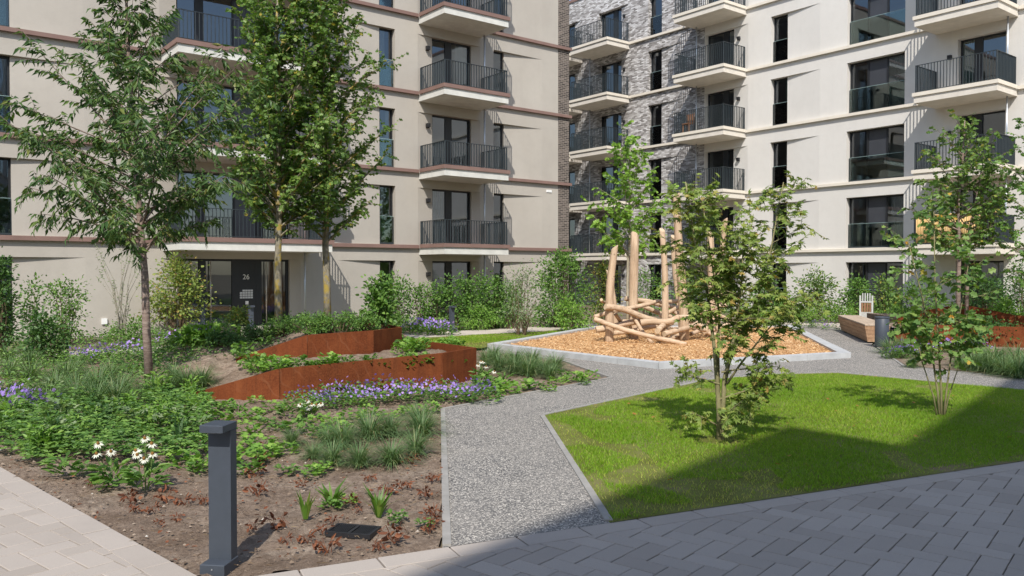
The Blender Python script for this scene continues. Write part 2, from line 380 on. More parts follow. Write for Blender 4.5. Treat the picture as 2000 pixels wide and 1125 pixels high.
def _palm():
    V = []; Fc = []
    for ang, L, w in ((0, 1.0, .32), (40, .88, .29), (-40, .88, .29), (84, .58, .22), (-84, .58, .22)):
        a = math.radians(ang); u = np.array([math.cos(a), math.sin(a)]); p = np.array([-u[1], u[0]]); o = np.array([.12, 0]); i = len(V)
        for t, q, k in ((0, 0, 0), (.5, w / 2, .04), (1, 0, -.1), (.5, -w / 2, .04)):
            x = o + u * t * L * .88 + p * q; V.append((x[0], x[1], k))
        Fc.append((i, i + 1, i + 2, i + 3))
    return (np.array(V), Fc)
T_PALM = _palm()
T_PETAL = (np.array([(0, 0, 0), (.7, -.5, .1), (1, 0, .05), (.7, .5, .1)]), [(0, 1, 2, 3)])
class LV:
    def __init__(s, tmpl): s.t = tmpl; s.d = []; s.v = []
    def add(s, b, a, n, l, w, v=None):
        s.d.append((*b, *a, *n, l, w)); s.v.append(random.random() if v is None else v)
    def arrays(s):
        D = np.array(s.d, np.float64).reshape(-1, 11); T, Fc = s.t
        A = D[:, 3:6]; A = A / (np.linalg.norm(A, axis=1, keepdims=True) + 1e-9)
        N = D[:, 6:9]; N = N - A * (N * A).sum(1, keepdims=True); N = N / (np.linalg.norm(N, axis=1, keepdims=True) + 1e-9)
        S = np.cross(A, N); l = D[:, 9:10, None]; w = D[:, 10:11, None]
        V = D[:, None, 0:3] + A[:, None] * T[None, :, 0:1] * l + S[:, None] * T[None, :, 1:2] * w + N[:, None] * T[None, :, 2:3] * l
        k = len(T); fl = np.array([i for f in Fc for i in f]); n = len(D)
        loops = (np.arange(n)[:, None] * k + fl[None]).ravel()
        st = np.cumsum([0] + [len(f) for f in Fc])[:-1]
        starts = (np.arange(n)[:, None] * len(fl) + st[None]).ravel()
        return V.reshape(-1, 3), loops, starts, np.repeat(np.array(s.v), len(Fc))
    def build(s, name, m, parent=None):
        V, lo, st, v = s.arrays(); return link(name, raw_mesh(name, V, lo, st, m, None, v), parent)
def merge_build(name, items, parent=None):      # several LV / MB with one material each -> ONE mesh
    Vs, Ls, Ss, Ms, As = [], [], [], [], []; vo = lo = 0
    mats = []
    for it, m in items:
        if isinstance(it, LV):
            if not it.d: continue
            V, l, st, a = it.arrays(); mi = np.full(len(st), len(mats))
        else:
            if not it.V: continue
            V, l, st, a = np.array(it.V), np.array(it.L), np.array(it.S), np.array(it.A); mi = np.full(len(st), len(mats))
        mats.append(m)
        Vs.append(V); Ls.append(l + vo); Ss.append(st + lo); Ms.append(mi); As.append(a); vo += len(V); lo += len(l)
    return link(name, raw_mesh(name, np.concatenate(Vs), np.concatenate(Ls), np.concatenate(Ss), mats, np.concatenate(Ms), np.concatenate(As)), parent)
R = random.random
def U(a, b): return a + (b - a) * random.random()
def rvec():
    while True:
        v = np.array([U(-1, 1), U(-1, 1), U(-1, 1)])
        if .05 < v @ v < 1: return v / np.linalg.norm(v)
def unit(v): v = np.asarray(v, float); return v / (np.linalg.norm(v) + 1e-9)

# ------------------------------------------------------------------ ground
def sheet(name, poly, z, m, kind='structure', parent=None):
    b = MB(); b.face([(x, y, z) for x, y in poly]); o = b.build(name, m); tag(o, kind=kind); return o
def soil_mat():
    M = Mat('soil', .95, .1)
    n = M.noise(1.6, 6, .7, None, .4); f = M.noise(24, 7, .85); g = M.noise(85, 3, .75); v = M.voro(34, 'F1', 'Distance')
    c = M.ramp(n, [(.3, (.18, .128, .09)), (.5, (.30, .225, .168)), (.7, (.43, .35, .27))])
    c = M.mix(M.math('MULTIPLY', M.ramp(f, [(.44, (0, 0, 0)), (.62, (1, 1, 1))]), .7), c, (.125, .086, .06, 1))
    c = M.mix(M.math('MULTIPLY', M.ramp(M.noise(5.5, 7, .8, None, .6), [(.46, (0, 0, 0)), (.64, (1, 1, 1))]), .75), c, (.115, .08, .056, 1))
    c = M.mix(M.ramp(g, [(.6, (0, 0, 0)), (.7, (.75, .75, .75))]), c, (.46, .385, .30, 1))
    c = M.mix(M.ramp(g, [(.3, (.7, .7, .7)), (.4, (0, 0, 0))]), c, (.06, .042, .03, 1))
    M.color(c); a = M.bump(f, .8, .025); a = M.bump(v, .3, .012, a); M.bump(g, .5, .005, a); return M.m
SOIL = soil_mat()
def gravel_mat():
    M = Mat('exposed_aggregate', .8, .3)
    mp = M.co((1, 1, 1))
    c = M.voro(95, 'F1', 'Color', mp); d = M.voro(95, 'F1', 'Distance', mp)
    sp = M.n.new('ShaderNodeSeparateColor'); M.link(c, sp.inputs[0])
    col = M.ramp(sp.outputs[0], [(0, (.05, .051, .052)), (.25, (.12, .118, .112)), (.5, (.225, .21, .19)), (.75, (.38, .35, .305)), (1, (.72, .66, .57))])
    col = M.mix(M.ramp(d, [(.55, (0, 0, 0)), (.85, (1, 1, 1))]), col, (.09, .085, .08, 1))
    big = M.noise(1.1, 4)
    col = M.mix(M.math('MULTIPLY', M.ramp(big, [(.35, (0, 0, 0)), (.7, (1, 1, 1))]), .3), col, (.34, .31, .27, 1))
    M.color(col); M.bump(M.math('SUBTRACT', 1.0, d), .5, .006); return M.m
GRAVEL = gravel_mat()
def pav_mat():
    M = Mat('concrete_paver', .9, .15)
    c = M.ramp(M.attr('v'), [(0, (.355, .308, .262)), (.5, (.395, .345, .296)), (1, (.435, .382, .33))])
    s = M.noise(190, 2, .7); c = M.mix(M.math('MULTIPLY', M.ramp(s, [(.4, (0, 0, 0)), (.75, (1, 1, 1))]), .5), c, (.27, .235, .21, 1))
    b = M.noise(1.4, 5, .65); c = M.mix(M.math('MULTIPLY', M.ramp(b, [(.5, (0, 0, 0)), (.75, (1, 1, 1))]), .3), c, (.30, .262, .228, 1))
    M.color(c); M.bump(s, .25, .002); return M.m
PAVER = pav_mat()
EDGE = flat('edging_concrete', (.30, .285, .26), .9, .15, 0, .15, 5, .3)
KERBM = flat('kerb_concrete', (.43, .435, .43), .9, .15, 0, .14, 4, .3)
PATHM = flat('footpath_concrete', (.50, .44, .37), .92, .15, 0, .1, 1.2, .2)
JOINT = flat('joint_sand', (.05, .043, .037), .95, .1, 0, .3, 30)
MESHLAWN = Mat('lawn_soil', .95, .1)
_c = MESHLAWN.ramp(MESHLAWN.noise(1.6, 4), [(.35, (.12, .13, .03)), (.55, (.17, .18, .05)), (.7, (.22, .17, .10))])
MESHLAWN.color(_c); MESHLAWN.bump(MESHLAWN.noise(60, 4), .8, .02)
# the wide base sheet, to the horizon
b = MB(); b.face([(-600, -600, -.06), (600, -600, -.06), (600, 600, -.06), (-600, 600, -.06)])
tag(b.build('ground', flat('ground_soil', (.17, .14, .10), .95, .1, 0, .3, 1.5)), kind='structure')
TIP = (-1.80, 4.88)
PE = lambda x: 4.88 + .4655 * (x + 1.80)          # right paving edge
PW = lambda x: 4.88 - .955 * (x + 1.80)           # left paving edge
BEDTIP = (1.75, 14.4)
K = [(-.60, 20.04), (2.77, 15.70), (3.35, 15.72), (7.32, 17.76), (9.25, 27.1), (2.74, 26.71)]      # playground outline
K = [(-.60, 20.04), (2.80, 15.70), (7.32, 17.76), (9.25, 27.1), (2.74, 26.71)]
LAWN = [(.40, 10.59), (.72, PE(.72) - .014), (12.5, PE(12.5) - .014), (9.75, 11.2), (8.03, 12.9), (5.97, 15.1), (4.64, 14.85), (3.34, 14.1)]
GRAV = [(-.46, PE(-.46)), (.9, PE(.9)), (.40, 10.0), (3.3, 13.9), (6.0, 14.9), (9.6, 11.0), (11.3, 12.0), (8.88, 14.26), (7.68, 16.12), (9.12, 20.9), (9.7, 22.0),
        (10.9, 27.4), (10.6, 29.9), (9.1, 28.6), (9.25, 27.1), (2.74, 26.7), (-.6, 20.0), (-.62, 19.4), (1.07, 17.2), BEDTIP, (-.93, 11.07)]
sheet('gravel_path', GRAV, .0, GRAVEL)
# soil bed: grid with bumps and the mound
def bed(name, x0, x1, y0, y1, step, keep, zoff, fine=.02):
    nx = int((x1 - x0) / step) + 1; ny = int((y1 - y0) / step) + 1
    rng = np.random.RandomState(5); nz = rng.rand(ny + 8, nx + 8)
    nz = (nz[:-2, :-2] + nz[1:-1, :-2] + nz[:-2, 1:-1] + nz[1:-1, 1:-1] + nz[2:, 1:-1]) / 5 - .5
    V = np.zeros((ny, nx, 3))
    for j in range(ny):
        for i in range(nx):
            x = x0 + i * step; y = y0 + j * step
            V[j, i] = (x, y, zoff + hgt(x, y) + fine * 4 * nz[j, i])
    L = []; S = []
    for j in range(ny - 1):
        for i in range(nx - 1):
            cx, cy = x0 + (i + .5) * step, y0 + (j + .5) * step
            if keep(cx, cy):
                S.append(len(L)); q = j * nx + i; L += [q, q + 1, q + nx + 1, q + nx]
    return tag(link(name, raw_mesh(name, V, L, S, SOIL, None, None, True)), kind='structure')
BEDPOLY = [TIP, (-.46, PE(-.46)), (-.93, 11.07), BEDTIP, (1.07, 17.2), (-.62, 19.4), (-2.2, 21.2), (-12, 15.5), (-12, PW(-12)), (-4.86, PW(-4.86))]
bed('planting_bed', -11, 1.9, 4.8, 21.2, .07, lambda x, y: inside((x, y), BEDPOLY) or (y > 11.2 and inside((x + .05, y), BEDPOLY)), -.02)
RBED = [(7.72, 16.12), (8.9, 14.3), (12.5, 11.0), (17, 14), (16, 27), (11, 27.2), (9.75, 22.0), (9.2, 20.9)]
b = MB(); b.face([(x, y, .02) for x, y in RBED]); tag(b.build('planting_bed', SOIL), kind='structure')
# lawn
b = MB(); b.face([(x, y, .005) for x, y in LAWN]); tag(b.build('lawn', MESHLAWN.m), kind='structure')
LAWN2 = [(-2.9, 21.0), (-.75, 19.9), (2.6, 26.9), (3.2, 28.0), (.9, 25.55), (-2.9, 22.85)]
b = MB(); b.face([(x, y, .012) for x, y in LAWN2]); tag(b.build('lawn', MESHLAWN.m), kind='structure')
# footpath parallel to the facades
fp = MB()
def slabs(a0, a1, b0, b1, along, n):
    for i in range(n):
        t0 = i / n; t1 = (i + 1) / n
        if along == 'b': q = [LR(a0, b0 + (b1 - b0) * t0 + .01), LR(a0, b0 + (b1 - b0) * t1), LR(a1, b0 + (b1 - b0) * t1), LR(a1, b0 + (b1 - b0) * t0 + .01)]
        else: q = [LR(a0 + (a1 - a0) * t0 + .01, b0), LR(a0 + (a1 - a0) * t1, b0), LR(a0 + (a1 - a0) * t1, b1), LR(a0 + (a1 - a0) * t0 + .01, b1)]
        ar = sum(q[i][0] * q[(i + 1) % 4][1] - q[(i + 1) % 4][0] * q[i][1] for i in range(4))
        if ar < 0: q = q[::-1]
        fp.prism(q, -.05, .02)
slabs(19.75, 21.3, -4, 25.79, 'b', 15)
slabs(21.3, 8.0, 25.8, 27.4, 'a', 8)
slabs(21.32, 26.2, 7.9, 10.6, 'a', 3)
tag(fp.build('footpath', PATHM), kind='structure')
# path edging strips
e = MB()
def strip(p, q, w=.06, z0=-.05, z1=.012, n=1):
    p = np.array(p); q = np.array(q); d = unit(q - p); s = np.array([-d[1], d[0]]) * w / 2
    for i in range(n):
        a = p + (q - p) * i / n + d * .004; c = p + (q - p) * (i + 1) / n
        e.prism([tuple(a - s), tuple(c - s), tuple(c + s), tuple(a + s)], z0, z1)
for p, q, n in (((-.44, PE(-.44) + .02), (-.93, 11.07), 6), ((-.93, 11.10), BEDTIP, 5), (BEDTIP, (1.07, 17.2), 3), ((1.07, 17.2), (-.62, 19.4), 3),
                ((.72, PE(.72) + .03), (.39, 10.59), 5), ((.39, 10.62), (3.34, 14.1), 5), ((3.36, 14.12), (4.64, 14.87), 2), ((4.66, 14.88), (5.97, 15.12), 2), ((5.99, 15.11), (8.03, 12.92), 4), ((8.05, 12.9), (9.8, 11.15), 2),
                ((7.7, 16.12), (8.9, 14.3), 2), ((8.91, 14.28), (12.4, 11.0), 4), ((7.7, 16.15), (9.2, 20.9), 5)):
    strip(p, q, .06, -.05, .014, n)
tag(e.build('path_edging', EDGE), kind='structure')
# playground kerb and wood chips
kb = MB()
def inset(poly, d):
    n = len(poly); out = []
    for i in range(n):
        p0, p1, p2 = np.array(poly[i - 1]), np.array(poly[i]), np.array(poly[(i + 1) % n])
        d1, d2 = unit(p1 - p0), unit(p2 - p1); n1 = np.array([-d1[1], d1[0]]); n2 = np.array([-d2[1], d2[0]])
        k = unit(n1 + n2); out.append(tuple(p1 + k * d / max(.3, k @ n1)))
    return out
area = sum(K[i][0] * K[(i + 1) % len(K)][1] - K[(i + 1) % len(K)][0] * K[i][1] for i in range(len(K)))
assert area > 0
KI = inset(K, .26)
random.seed(2)
for i in range(len(K)):
    p, q = np.array(K[i]), np.array(K[(i + 1) % len(K)]); pi, qi = np.array(KI[i]), np.array(KI[(i + 1) % len(K)])
    n = max(2, int(np.linalg.norm(q - p) / 1.05)); g = .003 / np.linalg.norm(q - p)
    for k in range(n):
        t0, t1 = k / n + g, (k + 1) / n - g; z = .115 + U(-.004, .004)
        a, b2, c, d = p + (q - p) * t0, p + (q - p) * t1, pi + (qi - pi) * t1, pi + (qi - pi) * t0
        kb.prism([tuple(a), tuple(b2), tuple(c), tuple(d)], -.06, z)
tag(kb.build('kerb', KERBM), kind='structure')
def chip_mat():
    M = Mat('wood_chips', .85, .2)
    v = M.voro(30, 'F1', 'Color', M.co((1, .55, 1))); sp = M.n.new('ShaderNodeSeparateColor'); M.link(v, sp.inputs[0])
    c = M.ramp(sp.outputs[0], [(0, (.32, .17, .07)), (.5, (.56, .33, .15)), (1, (.72, .48, .25))])
    M.color(c); M.bump(M.voro(30, 'F1', 'Distance', M.co((1, .55, 1))), .8, .02); return M.m
b = MB(); b.face([(x, y, .055) for x, y in KI]); tag(b.build('wood_chip_bed', chip_mat()), kind='structure')
random.seed(3); lv = LV(T_QUAD)
x0, x1 = min(p[0] for p in KI), max(p[0] for p in KI); y0, y1 = min(p[1] for p in KI), max(p[1] for p in KI)
while len(lv.d) < 15000:
    x, y = U(x0, x1), y0 + (y1 - y0) * R() ** 1.5
    if not inside((x, y), KI): continue
    t = U(0, 6.283); a = (math.cos(t), math.sin(t), U(-.35, .35)); l = U(.03, .085)
    lv.add((x, y, .06 + U(0, .03)), a, (U(-.6, .6), U(-.6, .6), 1), l, l * U(.25, .55))
CHIP = leaf('chip', [(0, (.36, .19, .08)), (.4, (.58, .35, .165)), (.8, (.72, .48, .25)), (1, (.80, .62, .40))], .8, .05, (1, 1, 1), .15)
tag(lv.build('wood_chips', CHIP), 'orange wood chips spread inside the playground kerb', 'wood chips', None, 'stuff')

# paving: herringbone blocks, real joints
def clip(poly, p, n):               # keep the side where (q-p).n >= 0
    out = []
    for i in range(len(poly)):
        a, b = np.array(poly[i]), np.array(poly[(i + 1) % len(poly)])
        da, db = (a - p) @ n, (b - p) @ n
        if da >= 0: out.append(tuple(a))
        if (da >= 0) != (db >= 0): out.append(tuple(a + (b - a) * da / (da - db)))
    return out
random.seed(8)
pv = MB(); BW = .165
e1 = np.array([.63, .777]); e2 = np.array([.777, -.63])
eR = unit(np.array([1, .4655])); nRt = np.array([eR[1], -eR[0]])      # points into the paving (right edge)
eW = unit(np.array([-1, .955])); nWt = np.array([-eW[1], eW[0]])
if nWt[1] > 0: nWt = -nWt
BORD = .2
def paver(poly, a):
    c = np.mean(poly, 0); gap = .0058
    q = [tuple(c + (np.array(p) - c) * (1 - gap / max(.03, np.linalg.norm(np.array(p) - c)))) for p in poly]
    q2 = [tuple(c + (np.array(p) - c) * (1 - (gap + .007) / max(.03, np.linalg.norm(np.array(p) - c)))) for p in poly]
    z = U(-.0012, .0012); n = len(q); b0 = len(pv.V)
    pv.V.extend([(x, y, -.05) for x, y in q] + [(x, y, z - .004) for x, y in q] + [(x, y, z) for x, y in q2])
    pv.idx(b0, list(range(2 * n, 3 * n)), 0, a)
    for r in (0, n):
        for k in range(n): pv.idx(b0 + r, (k, (k + 1) % n, n + (k + 1) % n, n + k), 0, a)
tipv = np.array(TIP)
for i in range(-70, 70):
    for j in range(-70, 70):
        m4 = (i - j) % 4
        if m4 == 0: cells = (i, j, 2, 1)
        elif m4 == 3: cells = (i, j, 1, 2)
        else: continue
        # herringbone: horizontal block at (i,j),(i+1,j); vertical block at (i,j),(i,j+1)
        ox, oy, w, h = cells
        c0 = e2 * (ox * BW) + e1 * (oy * BW)
        if c0[1] < 3.2 or c0[1] > 13.5 or c0[0] < -12 or c0[0] > 12: continue
        poly = [tuple(c0), tuple(c0 + e2 * w * BW), tuple(c0 + e2 * w * BW + e1 * h * BW), tuple(c0 + e1 * h * BW)]
        cc = np.mean(poly, 0)
        a_ = R(); mid = tipv + np.array([0, -BORD * 1.1])
        for half, lim in ((np.array([1., 0]), (tipv + nRt * BORD, nRt)), (np.array([-1., 0]), (tipv + nWt * BORD, nWt))):
            r1 = clip(poly, mid, half)
            if len(r1) > 2: r1 = clip(r1, *lim)
            if len(r1) > 2:
                ar = sum(r1[k][0] * r1[(k + 1) % len(r1)][1] - r1[(k + 1) % len(r1)][0] * r1[k][1] for k in range(len(r1))) / 2
                if abs(ar) > .002: paver(r1 if ar > 0 else r1[::-1], a_)
for d, n in ((eR, nRt), (eW, nWt)):
    t = 0.02
    while t < 13:
        L = .5; a = tipv + d * t; c = a + d * (L - .0)
        poly = [tuple(a), tuple(a + n * BORD), tuple(c + n * BORD), tuple(c)]
        if d is eW: poly = poly[::-1]
        if t < .3: poly = clip(poly, tipv, unit(np.array([d[0], 0])))
        ar = sum(poly[k][0] * poly[(k + 1) % len(poly)][1] - poly[(k + 1) % len(poly)][0] * poly[k][1] for k in range(len(poly)))
        if ar < 0: poly = poly[::-1]
        paver(poly, .6 + .4 * R()); t += L
tag(pv.build('paving', PAVER, None, False, True), kind='structure')
b = MB(); b.face([(-30, -30, -.03), (30, -30, -.03), (30, PE(30), -.03), (TIP[0], TIP[1], -.03), (-14, PW(-14), -.03), (-30, PW(-14), -.03)])
tag(b.build('paving_base', JOINT), kind='structure')

# ------------------------------------------------------------------ buildings
ZL = [2.86, 5.655, 8.53, 11.38, 14.28]
STOREYS = [(.10, 2.27)] + [(z, z + 2.13) for z in ZL]
def facade(root, name, x0, x1, ztop, niches, m, depth, rows):
    b = MB()
    holes = [(n['hl'], n['hr'], zb, zt, n) for (zb, zt) in rows for n in niches if not (n.get('only') and zb not in n['only'])]
    xs = sorted({x0, x1} | {h[0] for h in holes} | {h[1] for h in holes}); zs = sorted({-.05, ztop} | {h[2] for h in holes} | {h[3] for h in holes})
    xs = [x for x in xs if x0 <= x <= x1]
    for i in range(len(xs) - 1):
        j0 = None
        for j in range(len(zs) - 1):
            cx, cz = (xs[i] + xs[i + 1]) / 2, (zs[j] + zs[j + 1]) / 2
            open_ = any(h[0] < cx < h[1] and h[2] < cz < h[3] for h in holes)
            if not open_ and j0 is None: j0 = zs[j]
            if (open_ or j == len(zs) - 2) and j0 is not None:
                zz = zs[j] if open_ else zs[j + 1]
                if zz > j0: b.face([(xs[i], 0, j0), (xs[i + 1], 0, j0), (xs[i + 1], 0, zz), (xs[i], 0, zz)])
                j0 = None
    for hl, hr, zb, zt, n in holes:
        xl, xr, d, dp = n['xl'], n['xr'], n['d'], n['dp']
        prof = []
        if hl < xl - .01: prof += [(hl, 0), (xl, dp), (xl, d)]
        else: prof += [(xl, 0), (xl, d)]
        if hr > xr + .01: prof += [(xr, d), (xr, dp), (hr, 0)]
        else: prof += [(xr, d), (xr, 0)]
        for k in range(len(prof) - 1):
            p, q = prof[k], prof[k + 1]
            if abs(p[1] - d) < 1e-6 and abs(q[1] - d) < 1e-6: continue
            b.face([(p[0], p[1], zb), (q[0], q[1], zb), (q[0], q[1], zt), (p[0], p[1], zt)])
        b.face([(p[0], p[1], zt) for p in prof]); b.face([(p[0], p[1], zb) for p in prof[::-1]])
    b.face([(x0, 0, -.05), (x0, 0, ztop), (x0, depth, ztop), (x0, depth, -.05)])
    b.face([(x1, 0, -.05), (x1, depth, -.05), (x1, depth, ztop), (x1, 0, ztop)])
    b.face([(x0, depth, -.05), (x0, depth, ztop), (x1, depth, ztop), (x1, depth, -.05)])
    return b.build(name, m, root)
def rooms(root, x0, x1, depth):
    for z in [.0] + ZL:
        b = MB(); b.box(x0 + .3, .32, z - .22, x1 - .3, depth - .3, z - .02); b.build('floor_slab', INNER, root)
    b = MB(); b.face([(x0 + .3, 2.9, 0), (x1 - .3, 2.9, 0), (x1 - .3, 2.9, 17.5), (x0 + .3, 2.9, 17.5)]); b.build('room_wall', INNER, root)
def roof(root, x0, x1, depth, z):
    b = MB(); b.box(x0 - .06, -.06, z, x1 + .06, depth + .06, z + .16); b.build('roof', LEDGE_L, root)
def niche(xl, xr, hl=None, hr=None, d=.2, dp=.12, **k):
    return dict(xl=xl, xr=xr, hl=xl if hl is None else hl, hr=xr if hr is None else hr, d=d, dp=dp, **k)
def window(root, xl, xr, d, zb, zt, mull=(), dark=(), balu=True, part='window', bx=None):
    b = MB(); f = .06; y0, y1 = d - .002, d + .07
    b.box(xl, y0, zb, xl + f, y1, zt); b.box(xr - f, y0, zb, xr, y1, zt)
    b.box(xl + f, y0, zt - f, xr - f, y1, zt); b.box(xl + f, y0, zb, xr - f, y1, zb + f)
    for (ma, mb_) in mull: b.box(ma, y0 + .004, zb + f, mb_, y1, zt - f)
    w = b.build(part, FRAME, root)
    p = MB(); edges = [xl + f] + [e for m in mull for e in m] + [xr - f]
    for i in range(0, len(edges), 2):
        y = d + .035
        p.face([(edges[i], y, zb + f), (edges[i + 1], y, zb + f), (edges[i + 1], y, zt - f), (edges[i], y, zt - f)], 1 if i // 2 in dark else 0)
    p.build('pane', [PANE, PANE2], w)
    if random.random() < .6:
        c = MB(); wd_ = (xr - xl) * U(.2, .45); x0_ = xl + .05 if random.random() < .5 else xr - .05 - wd_; n_ = max(6, int(wd_ / .045)); ztop_ = zt - .04
        for q_ in range(n_):
            xa, xb = x0_ + wd_ * q_ / n_, x0_ + wd_ * (q_ + 1) / n_; ya, yb = d + .085 + .03 * (q_ % 2), d + .085 + .03 * ((q_ + 1) % 2)
            c.face([(xa, ya, zb + .03), (xb, yb, zb + .03), (xb, yb, ztop_), (xa, ya, ztop_)])
        c.build('curtain', CURT2 if random.random() < .2 else CURT, w)
    if balu:
        t_ = MB(); t_.box(xl + .02, d - .076, zb + 1.02, xr - .02, d - .059, zb + 1.032); t_.build('glass_edge', GLEDGE, w)
        g = MB(); g.box(xl + .02, d - .075, zb + .07, xr - .02, d - .06, zb + 1.02); go = g.build('glass_balustrade', RGLASS, w)
        r = MB(); r.box(xl + .003, d - .09, zb + .02, xr - .003, d - .045, zb + .07); r.box(xl + .003, d - .085, zb + .07, xl + .02, d - .05, zb + 1.0)
        r.box(xr - .02, d - .085, zb + .07, xr - .003, d - .05, zb + 1.0); r.build('rail', RAIL, w)
    return w
def balcony(root, x0, x1, z, dep, mcop, mslab, rh, pipe, ztop_next, side='both'):
    s = MB(); s.box(x0 + .05, -dep + .05, z - .36, x1 - .05, -.002, z - .115)
    bal = s.build('balcony', mslab, root)
    c = MB(); c.box(x0, -dep, z - .115, x1, -.124, z + .02); c.build('coping', mcop, bal)
    r = MB(); i = .1; X0, X1, Y0 = x0 + i, x1 - i, -dep + i; zt = z + .02 + rh
    def bar(x, y, ax):
        if ax == 'x': r.box(x - .006, y - .022, z + .07, x + .006, y + .022, zt - .018)
        else: r.box(x - .022, y - .006, z + .07, x + .022, y + .006, zt - .018)
    n = int((X1 - X0) / .112)
    for k in range(n + 1): bar(X0 + (X1 - X0) * k / n, Y0, 'x')
    for xx in (X0, X1):
        m = int((-Y0 - .1) / .112)
        for k in range(1, m + 1): bar(xx, Y0 + (-Y0 - .06) * k / m, 'y')
    for (zz, h) in ((zt - .018, .018), (z + .055, .015)):
        r.box(X0 - .024, Y0 - .024, zz, X1 + .024, Y0 + .024, zz + h)
        for xx in (X0, X1): r.box(xx - .024, Y0 + .024, zz, xx + .024, -.06, zz + h)
    for xx in (X0, X1):
        for yy in (Y0, -.08): r.box(xx - .02, yy - .02, z + .015, xx + .02, yy + .02, zt - .018)
    r.build('railing', RAIL, bal)
    if pipe is not None and ztop_next:
        t = MB(); t.tube([(pipe, -.34, z + .02), (pipe, -.34, ztop_next - .36)], .034, 10); t.build('drainpipe', GALV, bal, True)
    return bal
def lamp(root, x, z, y=0.0):
    b = MB(); b.hexa([(x - .07, y - .12, z), (x + .07, y - .12, z), (x + .07, y, z - .03), (x - .07, y, z - .03), (x - .07, y - .13, z + .13), (x + .07, y - .13, z + .13), (x + .07, y, z + .13), (x - .07, y, z + .13)])
    b.build('wall_lamp', BLACK, root)
def ledge(root, spans, z, m, name='ledge'):
    for a, c in spans:
        b = MB(); b.hexa([(a, -.12, z - .13), (c, -.12, z - .13), (c, -.0, z - .13), (a, -.0, z - .13), (a, -.12, z - .012), (c, -.12, z - .012), (c, -.0, z + .004), (a, -.0, z + .004)])
        b.build(name, m, root)

# --- the beige building on the left
rL = thing('apartment_building', 'beige plaster apartment building with brown ledges and entrance door 26', 'building', (*(nL * dL), 0), math.atan2(tL[1], tL[0]))
upper = [z for z, _ in STOREYS[1:]]
NL_ = [niche(1.75, 3.14, None, 4.95), niche(7.55, 11.15, 7.02, 11.5, .2, .1), niche(14.58, 15.16, 12.85, None), niche(16.82, 18.62, 16.12, 18.95, .2, .12), niche(19.62, 20.22, None, 22.14)]
facade(rL, 'wall', -6, 23.02, 17.6, NL_, PL_L, 12, STOREYS)
roof(rL, -6, 23.6, 12, 17.6); rooms(rL, -6, 23.0, 12); random.seed(17)
b = MB(); b.box(23.02, -.02, -.05, 23.62, 12, 17.6); b.build('brick_corner', BRICK_D, rL)
for k, (zb, zt) in enumerate(STOREYS):
    window(rL, 1.75, 3.14, .2, zb, zt)
    window(rL, 14.58, 15.16, .2, zb, zt)
    window(rL, 19.62, 20.22, .2, zb, zt, balu=False)
    window(rL, 16.82, 18.62, .2, zb, zt, [(17.46, 17.76)], (), False, 'balcony_door')
    lamp(rL, 16.56, zb + 1.62, .05)
    if k: window(rL, 7.55, 11.15, .2, zb, zt, [(8.13, 8.4), (9.3, 9.36), (10.05, 10.3)], (2,), False, 'balcony_door')
    if k:
        z = zb; nx = ZL[k] if k < 5 else None
        balcony(rL, 7.02, 11.88, z, 1.78, LEDGE_L, CONC_W, .86, 11.5, nx)
        balcony(rL, 16.11, 19.08, z, 1.78, LEDGE_L, CONC_W, .86, 18.93, nx)
        ledge(rL, [(-6, 7.015), (11.89, 16.1), (19.09, 23.7)], z, LEDGE_L)
# ground-floor balcony pipes and the glazed entrance
t = MB(); t.tube([(18.93, -.34, 0), (18.93, -.34, 2.5)], .034, 10); t.build('drainpipe', GALV, rL, True)
t = MB(); t.tube([(11.5, -.34, 0), (11.5, -.34, 2.5)], .034, 10); t.build('drainpipe', GALV, rL, True)
zb, zt = STOREYS[0]
f = MB(); y0, y1 = .198, .27
for a, c in ((7.55, 7.63), (8.2, 8.42), (9.25, 9.38), (10.04, 10.23), (11.07, 11.15)): f.box(a, y0, zb, c, y1, zt)
f.box(7.55, y0 - .003, zt - .07, 11.15, y1, zt + .001); f.box(7.55, y0 - .003, zb - .04, 11.15, y1, zb + .07)
ent = f.build('entrance', FRAME, rL)
f = MB()
for a, c in ((7.63, 8.2), (8.42, 9.25), (10.23, 11.07)): f.face([(a, .24, zb + .07), (c, .24, zb + .07), (c, .24, zt - .07), (a, .24, zt - .07)])
f.build('pane', PANE, ent)
f = MB(); f.box(9.38, .205, zb + .07, 10.04, .25, zt - .07); pan = f.build('letterbox_panel', FRAME, ent)
f = MB()
for i in range(5):
    for j in range(4):
        if i == 0 and j == 0: continue
        f.box(9.50 + i * .088, .19, 1.22 - j * .075, 9.575 + i * .088, .206, 1.28 - j * .075)
f.build('letterbox', flat('letterbox_steel', (.55, .55, .55), .4, .5, .3, .08, 8), pan)
f = MB(); f.box(9.68, .188, .80, 9.78, .206, .91); f.build('intercom', WHITE, pan)
for x in (8.55, 10.36):
    f = MB(); f.tube([(x, .14, .12), (x, .14, 2.2)], .018, 8)
    for z in (.5, 1.9): f.tube([(x, .14, z), (x, .2, z)], .01, 6)
    f.build('handle', flat('handle_steel', (.6, .56, .5), .35, .5, .5), ent, True)
tx = bpy.data.curves.new('house_number', 'FONT'); tx.body = '26'; tx.size = .23; tx.align_x = 'CENTER'; tx.extrude = .004
tx.materials.append(WHITE); tmp = bpy.data.objects.new('house_number_text', tx); COL.objects.link(tmp); bpy.context.view_layer.update()
tme = bpy.data.meshes.new_from_object(tmp.evaluated_get(bpy.context.evaluated_depsgraph_get())); bpy.data.objects.remove(tmp)
to = link('house_number', tme, pan)
to.location = (9.71, .2, 1.62); to.rotation_euler = (math.pi / 2, 0, 0)
b = MB(); b.box(5.35, -.05, .33, 5.5, 0.0, .5); b.build('wall_socket', WHITE, rL)
